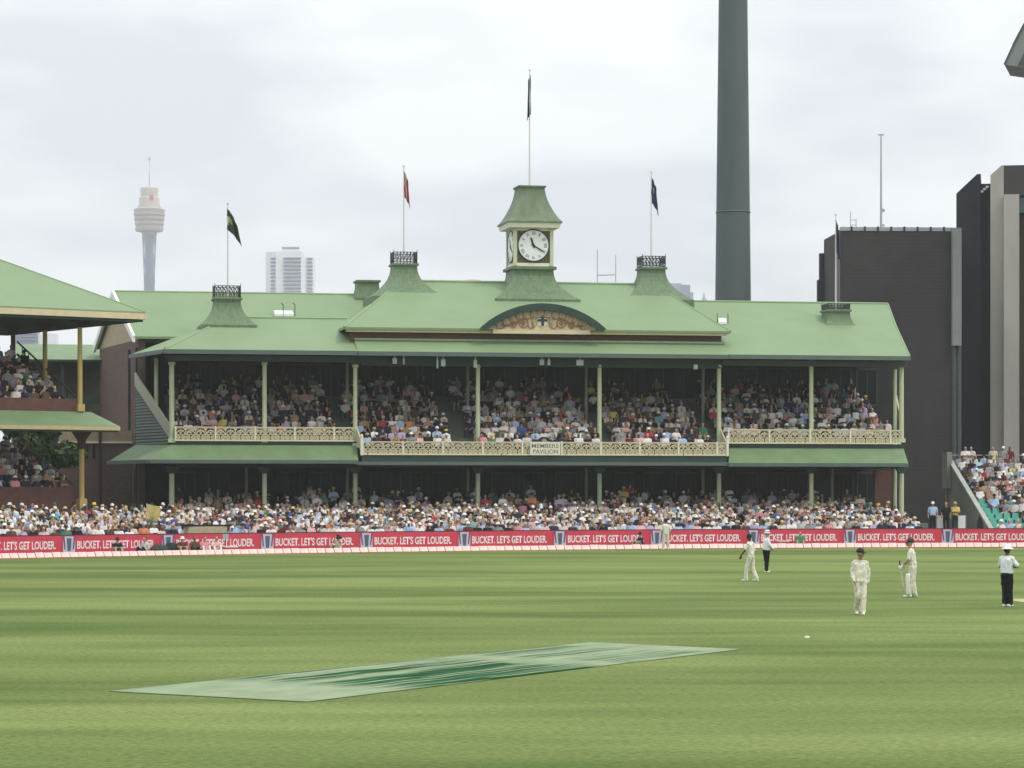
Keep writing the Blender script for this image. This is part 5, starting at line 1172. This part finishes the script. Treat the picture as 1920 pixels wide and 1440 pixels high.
for r_ in range(NR):
    s_ = (r_+.55)/NR; px = -25+random.uniform(0, 15)
    while px < 1732:
        Y = terrY(px, s_); stepx = .53*F/Y
        skip = random.random() < (.05 if r_ < 8 else .12)
        if 1250 < px < 1275 and r_ > 99: skip = True
        if 350 < px < 428 and r_ in (0, 1): skip = True                 # canvas cover stands here
        if px > 1735-r_*6-random.uniform(0, 12): skip = True
        if 1380 < px < 1400 and r_ > 2: skip = True                     # gangway
        if 968 < px < 984 and r_ > 3: skip = True
        if not skip: spots.append(('terrace', r_, px+random.uniform(-2.5, 2.5), *at(px, Y+random.uniform(-.1, .1), terrZ(px, s_)-.04)))
        px += stepx*random.uniform(.93, 1.12)
m = MB()
for j in range(5):
    v = .2+.95*j; m.box(PV.u(300, 0), PV.u(1688, 0), v, v+.95 if j < 4 else 6.75, -.0, 1.40+.2*j)
m.build('lower_seating_tier', step, pav)
for j in range(5):
    v = .7+.95*j; u = PV.u(318, 0)+.3
    while u < PV.u(1640, 0):
        if random.random() < .86-.1*j: x, y, _ = PV.world(u, v); spots.append(('shade', j, 960+F*x/y, x, y, 1.35+.2*j))
        u += random.uniform(.5, .62)
aisle = [(850, 891), (1126, 1160), (1334, 1366), (640, 668)]
aisU = [(PV.u(a, -.7), PV.u(b, -.7)) for a, b in aisle]
for k_ in range(12):
    v = ROWV+ROWD*k_; u0_, u1_ = (PV.u(683, -1), PV.u(1356, -1)) if k_ < 2 else (PV.u(331, 0)-(.0), PV.u(1682, 0)); u = u0_+.2
    while u < u1_:
        occ = .97 if k_ < 7 else .8 if k_ < 9 else .5
        if not any(a < u < b for a, b in aisU) and random.random() < occ: x, y, _ = PV.world(u, v+random.uniform(-.06, .06)); spots.append(('upper', k_, 960+F*x/y, x, y, ROWZ+ROWH*k_-.03))
        u += random.uniform(.49, .58)
for k_ in range(8):
    for dz, z_, n0 in (('old_upper', zd0-.1+.36*k_, 0), ('old_lower', zlt-.35+.3*k_, 0)):
        u = -9+random.uniform(0, .3)
        while u < ug-.5:
            if random.random() < .9: x, y, _ = LS.world(u, .65+.8*k_); spots.append((dz, k_, 960+F*x/y, x, y, z_))
            u += random.uniform(.52, .64)
# ---- concrete stand at the right
RS = Frame(*at(1868, boardY(1868)+1.2)[:2], 8)
rs = thing('concrete_terrace', 'concrete grandstand terrace with sloping end wall at the right edge', 'stand', (RS.X0, RS.Y0, 0), RS.a)
NRR = 15; rx = lambda v: RS.u(1868-6.6*v, v)                        # the end wall runs back and to the left
m = MB()
for k_ in range(NRR):
    v = .2+.82*k_; z_ = .25+.295*k_; m.hexa([(rx(v), v, 0), (14, v, 0), (14, v+.82, 0), (rx(v+.82), v+.82, 0)], [(rx(v), v, z_), (14, v, z_), (14, v+.82, z_), (rx(v+.82), v+.82, z_)])
m.build('seating_steps', conc, rs)
vE = .2+.82*NRR
zE_ = RS.z(1788, 868, vE)
MB().prism([(rx(.2)-.05, .2, 0), (rx(vE)-.05, vE, 0), (rx(vE)-.05, vE, .25+.295*NRR+.55), (rx(.2)-.05, .2, .75)], (-.22, 0, 0)).build('end_wall', mat('end_wall_concrete', (.23, .235, .20), .85, .15, .8), rs)
MB().prism([(rx(.2)-.02, .15, .75), (rx(vE)-.02, vE, .25+.295*NRR+.55), (rx(vE)-.02, vE, .25+.295*NRR+.72), (rx(.2)-.02, .15, .92)], (-.3, 0, 0)).build('coping', mat('coping_pale', (.34, .36, .32), .8, .12, 1), rs)
ar = MB(); n_ = 9; aw_ = [(3.2+1.1*math.cos(t_), .1+1.75*math.sin(t_)) for t_ in np.linspace(0, math.pi, n_)]
ar.prism([(rx(y_)-.29, y_, z_) for y_, z_ in aw_], (-.03, 0, 0)).build('arch_recess', mat('recess_brown', (.05, .045, .04), .8), rs)
MB().box(rx(vE)-.4, 14, vE, vE+.2, 0, .25+.295*NRR+.3).build('rear_parapet', conc, rs)
m = MB(); zt2 = .25+.295*NRR
for z_ in (zt2+.95, zt2+.55): m.tube((rx(vE)-.3, vE+.1, z_), (14, vE+.1, z_), .03)
for u in np.arange(rx(vE)-.3, 14, 1.5): m.tube((u, vE+.1, zt2), (u, vE+.1, zt2+.95), .03)
m.build('guard_rail', mat('rail_grey', (.28, .29, .29), .5), rs)
MB().box(rx(vE)-.62, rx(vE)-.27, vE-.9, vE+.2, zt2-1.2, zt2+1.15).build('end_pier', MATS['end_wall_concrete'], rs)
seatm = mat('teal_plastic_seat', (.10, .38, .31), .45, .1, 4)
sm_ = MB(); sm_.slab([(-.21, .2, .43), (.21, .2, .43), (.21, -.2, .41), (-.21, -.2, .41)], .04); sp_ = sm_.mesh('seat_pan'); sp_.materials.append(seatm)
sm_ = MB(); sm_.prism([(-.21, -.22, .42), (.21, -.22, .42), (.19, -.29, .82), (-.19, -.29, .82)], (0, -.03, 0)); sb_ = sm_.mesh('seat_back'); sb_.materials.append(seatm)
sl_ = MB().box(-.03, .03, -.1, .1, 0, .40).mesh('pedestal'); sl_.materials.append(MATS['rail_grey'])
nseat = 0
for k_ in range(NRR):
    v = .6+.82*k_; u = rx(v)+.4; j = 0
    while u < 6.2:
        x, y, _ = RS.world(u, v); z_ = .25+.295*k_
        empty = (k_ in (1, 2, 3) and j < 4) or (k_ == 4 and j < 2) or (k_ in (5, 6) and j < 1)
        if empty:
            nseat += 1; t = thing('stadium_seat', 'empty teal plastic seat in row %s of the right terrace, %s from its end wall' % (['one', 'two', 'three', 'four', 'five', 'six', 'seven'][k_], ['first', 'second', 'third', 'fourth'][j]), 'seat', (x, y, z_), RS.a+math.pi, 'empty teal seats on the right terrace')
            link('seat_pan', sp_, None, t); link('seat_back', sb_, None, t); link('pedestal', sl_, None, t)
        elif random.random() < .95: spots.append(('right', k_, 960+F*x/y, x, y, z_))
        u += .53; j += 1
# ---- choose the largest-showing 280 as individuals, the rest is the crowd
zone_row = {('terrace', 0): 'in front row behind boards', ('terrace', 1): 'in second row behind boards', ('upper', 0): 'in main balcony front row', ('right', 0): 'in right terrace front row', ('right', 1): 'in right terrace second row', ('right', 4): 'in right terrace fifth row', ('upper', 2): 'in the balcony third row'}
cnt = {}; indiv = 0
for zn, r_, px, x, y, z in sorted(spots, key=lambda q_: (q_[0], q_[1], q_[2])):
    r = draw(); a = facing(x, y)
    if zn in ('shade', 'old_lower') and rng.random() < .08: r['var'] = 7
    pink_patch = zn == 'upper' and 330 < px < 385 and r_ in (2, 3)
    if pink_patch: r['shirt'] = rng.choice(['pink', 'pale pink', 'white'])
    if zn in ('upper', 'shade') and r_ >= 1 and rng.random() < .12+.045*r_: r['shirt'] = rng.choice(['grey', 'navy', 'black', 'brown', 'navy']); r['hat'] = None if rng.random() < .5 else r['hat']  # dark shirts commoner in deeper rows: the stand's shade put into clothing colours
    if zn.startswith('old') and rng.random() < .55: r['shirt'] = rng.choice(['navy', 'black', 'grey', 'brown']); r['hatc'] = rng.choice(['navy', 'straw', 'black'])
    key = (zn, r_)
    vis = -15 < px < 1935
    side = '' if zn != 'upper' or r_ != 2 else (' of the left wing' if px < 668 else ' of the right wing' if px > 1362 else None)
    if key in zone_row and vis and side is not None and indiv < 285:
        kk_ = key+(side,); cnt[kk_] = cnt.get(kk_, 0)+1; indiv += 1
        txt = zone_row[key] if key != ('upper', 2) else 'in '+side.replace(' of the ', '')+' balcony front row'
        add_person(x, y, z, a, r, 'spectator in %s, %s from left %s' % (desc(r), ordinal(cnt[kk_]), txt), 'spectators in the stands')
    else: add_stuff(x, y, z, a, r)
V_ = np.concatenate(stuffV); F_ = np.concatenate(stuffF); C_ = np.concatenate(stuffC)
me = bpy.data.meshes.new('crowd'); me.vertices.add(len(V_)); me.vertices.foreach_set('co', V_.ravel()); me.loops.add(F_.size); me.loops.foreach_set('vertex_index', F_.ravel().astype(np.int32)); me.polygons.add(len(F_)); me.polygons.foreach_set('loop_start', np.arange(0, F_.size, 3, dtype=np.int32)); me.polygons.foreach_set('loop_total', np.full(len(F_), 3, dtype=np.int32)); me.update(calc_edges=True)
ca = me.color_attributes.new('cloth', 'FLOAT_COLOR', 'CORNER'); cc4 = np.ones((F_.size, 4), np.float32); cc4[:, :3] = np.repeat(C_, 3, axis=0); ca.data.foreach_set('color', cc4.ravel())
me.polygons.foreach_set('use_smooth', np.ones(len(F_), bool))
cmt = bpy.data.materials.new('crowd_clothing'); cmt.use_nodes = True; b = cmt.node_tree.nodes['Principled BSDF']; b.inputs['Roughness'].default_value = .85; b.inputs['Specular IOR Level'].default_value = .15
vc = cmt.node_tree.nodes.new('ShaderNodeVertexColor'); vc.layer_name = 'cloth'; cmt.node_tree.links.new(vc.outputs['Color'], b.inputs['Base Color'])
link('crowd', me, cmt, None, kind='stuff', label='seated crowd filling the terraces and balconies')
print('CROWD', len(stuffV), len(F_), 'INDIV', indiv)
# ------------------------------------------------------------------ people and kit beside the boundary
def R_(shirt, hat=None, hatcol='white', trouser='navy', var=8, skin=0, hair=0, s=1.0): return dict(shirt=shirt, hat=hat, hatc=hatcol, trouser=trouser, var=var, skin=skin, hair=hair, s=s)
trp['white'] = (.66, .64, .58); trp['khaki'] = (.30, .26, .17)
def side_person(px, r, label, back=.95, a=None, z=.0):
    Y = ropeY(px)+back; x, y, _ = at(px, Y); return add_person(x, y, z, facing(x, y, 0) if a is None else a, r, label, None)
side_person(219, R_('black', 'cap', 'black', 'stone'), 'person in black top and black cap sitting hunched on the grass before third board')
side_person(272, R_('off-white', None, 'white', 'black', var=10), 'person in off-white top sitting on the grass left of the kit bags', a=R(150))
side_person(341, R_('maroon', 'brimmed hat', 'white', 'khaki'), 'person in maroon top and white hat sitting right of the kit bags')
side_person(364, R_('brown', None, 'white', 'black', skin=3), 'person in brown sitting between white-hatted and pink-topped people by the boundary')
side_person(384, R_('pink', None, 'white', 'white', var=10), 'person in pink top and white trousers sitting left of another pink top')
side_person(405, R_('pale pink', None, 'white', 'white', hair=1), 'person in pale pink top and white trousers sitting left of the red cooler')
o = side_person(635, R_('cream', 'cap', 'black', 'khaki', var=9), 'photographer in cream top crouching with a camera before the boards', a=R(150))
def camera_kit(px, label, back, z, a):
    x, y, _ = at(px, ropeY(px)+back); t = thing('long_lens_camera', label, 'camera', (x, y, z), a)
    MB().box(-.08, .08, -.06, .06, -.06, .07).build('body', black, t); MB().lathe((0, 0, 0), [(.05, 0), (.05, .12), (.065, .14), (.065, .34)], 12).build('lens', black, t).rotation_euler = (R(-90), 0, 0)
camera_kit(638, 'black long-lens camera held up by the crouching photographer', .65, .80, R(150))
side_person(1203, R_('navy', 'cap', 'black', 'khaki', var=8), 'person in navy crouching beside the boundary left of the standing fielder', a=R(120))
side_person(1500, R_('green', None, 'white', 'khaki', var=10, hair=1), 'steward in green top sitting before the boards right of the stout umpire', back=1.3)
def kit_bag(px, w_, h_, label, m_, back=1.1):
    x, y, _ = at(px, ropeY(px)+back); t = thing('kit_bag', label, 'bag', (x, y, 0), R(8))
    MB().rings([[(xx, dd*.22*k_, .02+h_*zz*k_) for dd, zz in ((-1, .1), (-1, .6), (-.6, 1), (.6, 1), (1, .6), (1, .1), (.6, 0), (-.6, 0))] for xx, k_ in ((-w_/2, .7), (-w_*.42, .95), (0, 1.05), (w_*.42, .95), (w_/2, .7))]).build('bag_body', m_, t)
    for xx in (-.15, .15): MB().ringxz((xx, 0, h_*.98), .09, .025, .025, 8, 0, math.pi).build('handle', black, t)
kit_bag(299, .9, .5, 'dark green kit bag lying before the boards', mat('kit_green', (.02, .05, .035), .6, .3, 6))
kit_bag(322, .7, .6, 'black kit bag standing right of the dark green one', mat('kit_black', (.02, .022, .026), .6, .3, 6), 1.3)
x, y, _ = at(433, ropeY(433)+.9); t = thing('cooler_box', 'red cooler box with white lid before the boards', 'cooler', (x, y, 0), R(14))
MB().box(-.34, .34, -.2, .2, .02, .36).build('box', mat('cooler_red', (.60, .07, .05), .45), t); MB().box(-.36, .36, -.22, .22, .362, .43).build('lid', white, t); MB().ringxz((0, -.205, .2), .06, .03, .01, 12).build('badge', white, t)
x, y, _ = at(423, ropeY(423)+1.2); t = thing('monitor_post', 'small grey monitor on a dark post left of the red cooler', 'monitor', (x, y, 0), R(14))
MB().box(-.15, .15, -.08, .08, .78, 1.06).build('screen_box', mat('monitor_grey', (.35, .37, .38), .5), t); MB().tube((0, 0, 0), (0, 0, .78), .03).build('post', iron, t)
x, y, _ = at(1469, ropeY(1469)+1.4); t = thing('folding_table', 'low white folding table before the boards near the steward', 'table', (x, y, 0), R(4))
MB().box(-.32, .32, -.2, .2, .36, .40).build('table_top', white, t)
for xx in (-.28, .28):
    for yy in (-.16, .16): MB().box(xx-.015, xx+.015, yy-.015, yy+.015, 0, .36).build('leg', MATS['rail_grey'], t)
# canvas cover just behind the boards, yellow banner in the crowd
x0_, y0_, _ = at(352, boardY(352)+.8); x1_, y1_, _ = at(424, boardY(424)+.8); ln = math.hypot(x1_-x0_, y1_-y0_)
t = thing('covered_barrier', 'beige canvas covered barrier with black top behind the third board', 'barrier', (x0_, y0_, 0), math.atan2(y1_-y0_, x1_-x0_))
m = MB(); m.rings([[(ln*s_, -.05-.06*math.sin(s_*3.1), .1), (ln*s_, -.08-.08*math.sin(s_*3.1), 1.44), (ln*s_, .3, 1.44), (ln*s_, .3, .1)] for s_ in np.linspace(0, 1, 9)]); m.build('canvas', mat('beige_canvas', (.42, .37, .24), .8, .12, 4), t)
MB().box(-.1, ln+.3, -.12, .35, 1.445, 1.53).build('top_pad', black, t)
x, y, _ = at(288, terrY(288, .42)); zt3 = H-(945-HY)/F*y; t = thing('yellow_banner', 'creased yellow banner held up among spectators near the left wing', 'banner', (x, y, zt3), R(20))
vs_, fs = [], []
for i in range(9):
    for j in range(7): vs_.append((-.36+.72*i/8, .05*math.sin(i*1.3+j*.7), -.95*j/6*(1-.25*i/8)-.15*i/8))
for i in range(8):
    for j in range(6): a = i*7+j; fs.append((a, a+7, a+8, a+1))
me = bpy.data.meshes.new('cloth'); me.from_pydata(vs_, [], fs); c_ = link('cloth', me, mat('banner_yellow', (.52, .42, .16), .8, .15, 5), t); c_.modifiers.new('s', 'SOLIDIFY').thickness = .01
MB().tube((-.37, 0, .05), (-.37, 0, -1.3), .018).build('stick', polew, t)
# ---- gate between the pavilion and the right terrace
gY = boardY(1770)+2.2
MB().hexa([at(1722, gY-1.2, -.02), at(1832, gY-1.2, -.02), at(1832, gY+5, -.02), at(1722, gY+5, -.02)], [at(1722, gY-1.2, .85), at(1832, gY-1.2, .85), at(1832, gY+5, .85), at(1722, gY+5, .85)]).build('gate_platform', step, kind='structure')
for px, r, lab in ((1749, R_('pale blue', 'cap', 'white', 'black', var=6), 'police officer in pale blue shirt and black trousers standing at the gate'), (1774, R_('black', None, 'white', 'black', var=6, hair=1), 'person in black standing at the gate between officer and yellow vest'), (1791, R_('yellow', 'brimmed hat', 'tan', 'navy', var=7), 'steward in yellow vest and tan hat standing with folded arms at the gate')):
    x, y, _ = at(px, gY); add_person(x, y, .85, facing(x, y, .15), r, lab, None)
for px, w_, lab in ((1763, .42, 'narrow white gate panel left of the yellow-vested steward'), (1802, .5, 'white gate panel right of the yellow-vested steward')):
    x, y, _ = at(px, gY+.3); t = thing('gate_panel', lab, 'gate', (x, y, .85), 0); MB().box(-w_/2, w_/2, -.03, .03, .05, .98).build('panel', white, t)
    for sx in (-1, 1): MB().box(sx*(w_/2+.03)-.025, sx*(w_/2+.03)+.025, -.04, .04, 0, 1.02).build('post', MATS['rail_grey'], t)
# ---- people standing along the rear rail of the right terrace
for px, r, lab in ((1810, R_('white', None, 'white', 'stone', var=7, hair=0), 'person in white shirt with folded arms standing leftmost at the rear rail'), (1821, R_('off-white', None, 'white', 'navy', var=7), 'person in off-white shirt standing second from left at the rear rail'), (1862, R_('cream', None, 'white', 'maroon' if False else 'khaki', var=6, hair=1), 'person in cream top standing alone before the concrete pier'), (1881, R_('grey', 'cap', 'white', 'black', var=6), 'person in grey top and white cap standing left of the maroon top'), (1893, R_('maroon', None, 'white', 'navy', var=6, skin=4), 'person in maroon top standing tallest at the rear rail')):
    v = vE-.35; u = RS.u(px, v); x, y, _ = RS.world(u, v); add_person(x, y, .25+.295*(NRR-1), facing(x, y, .2), r, lab, None)
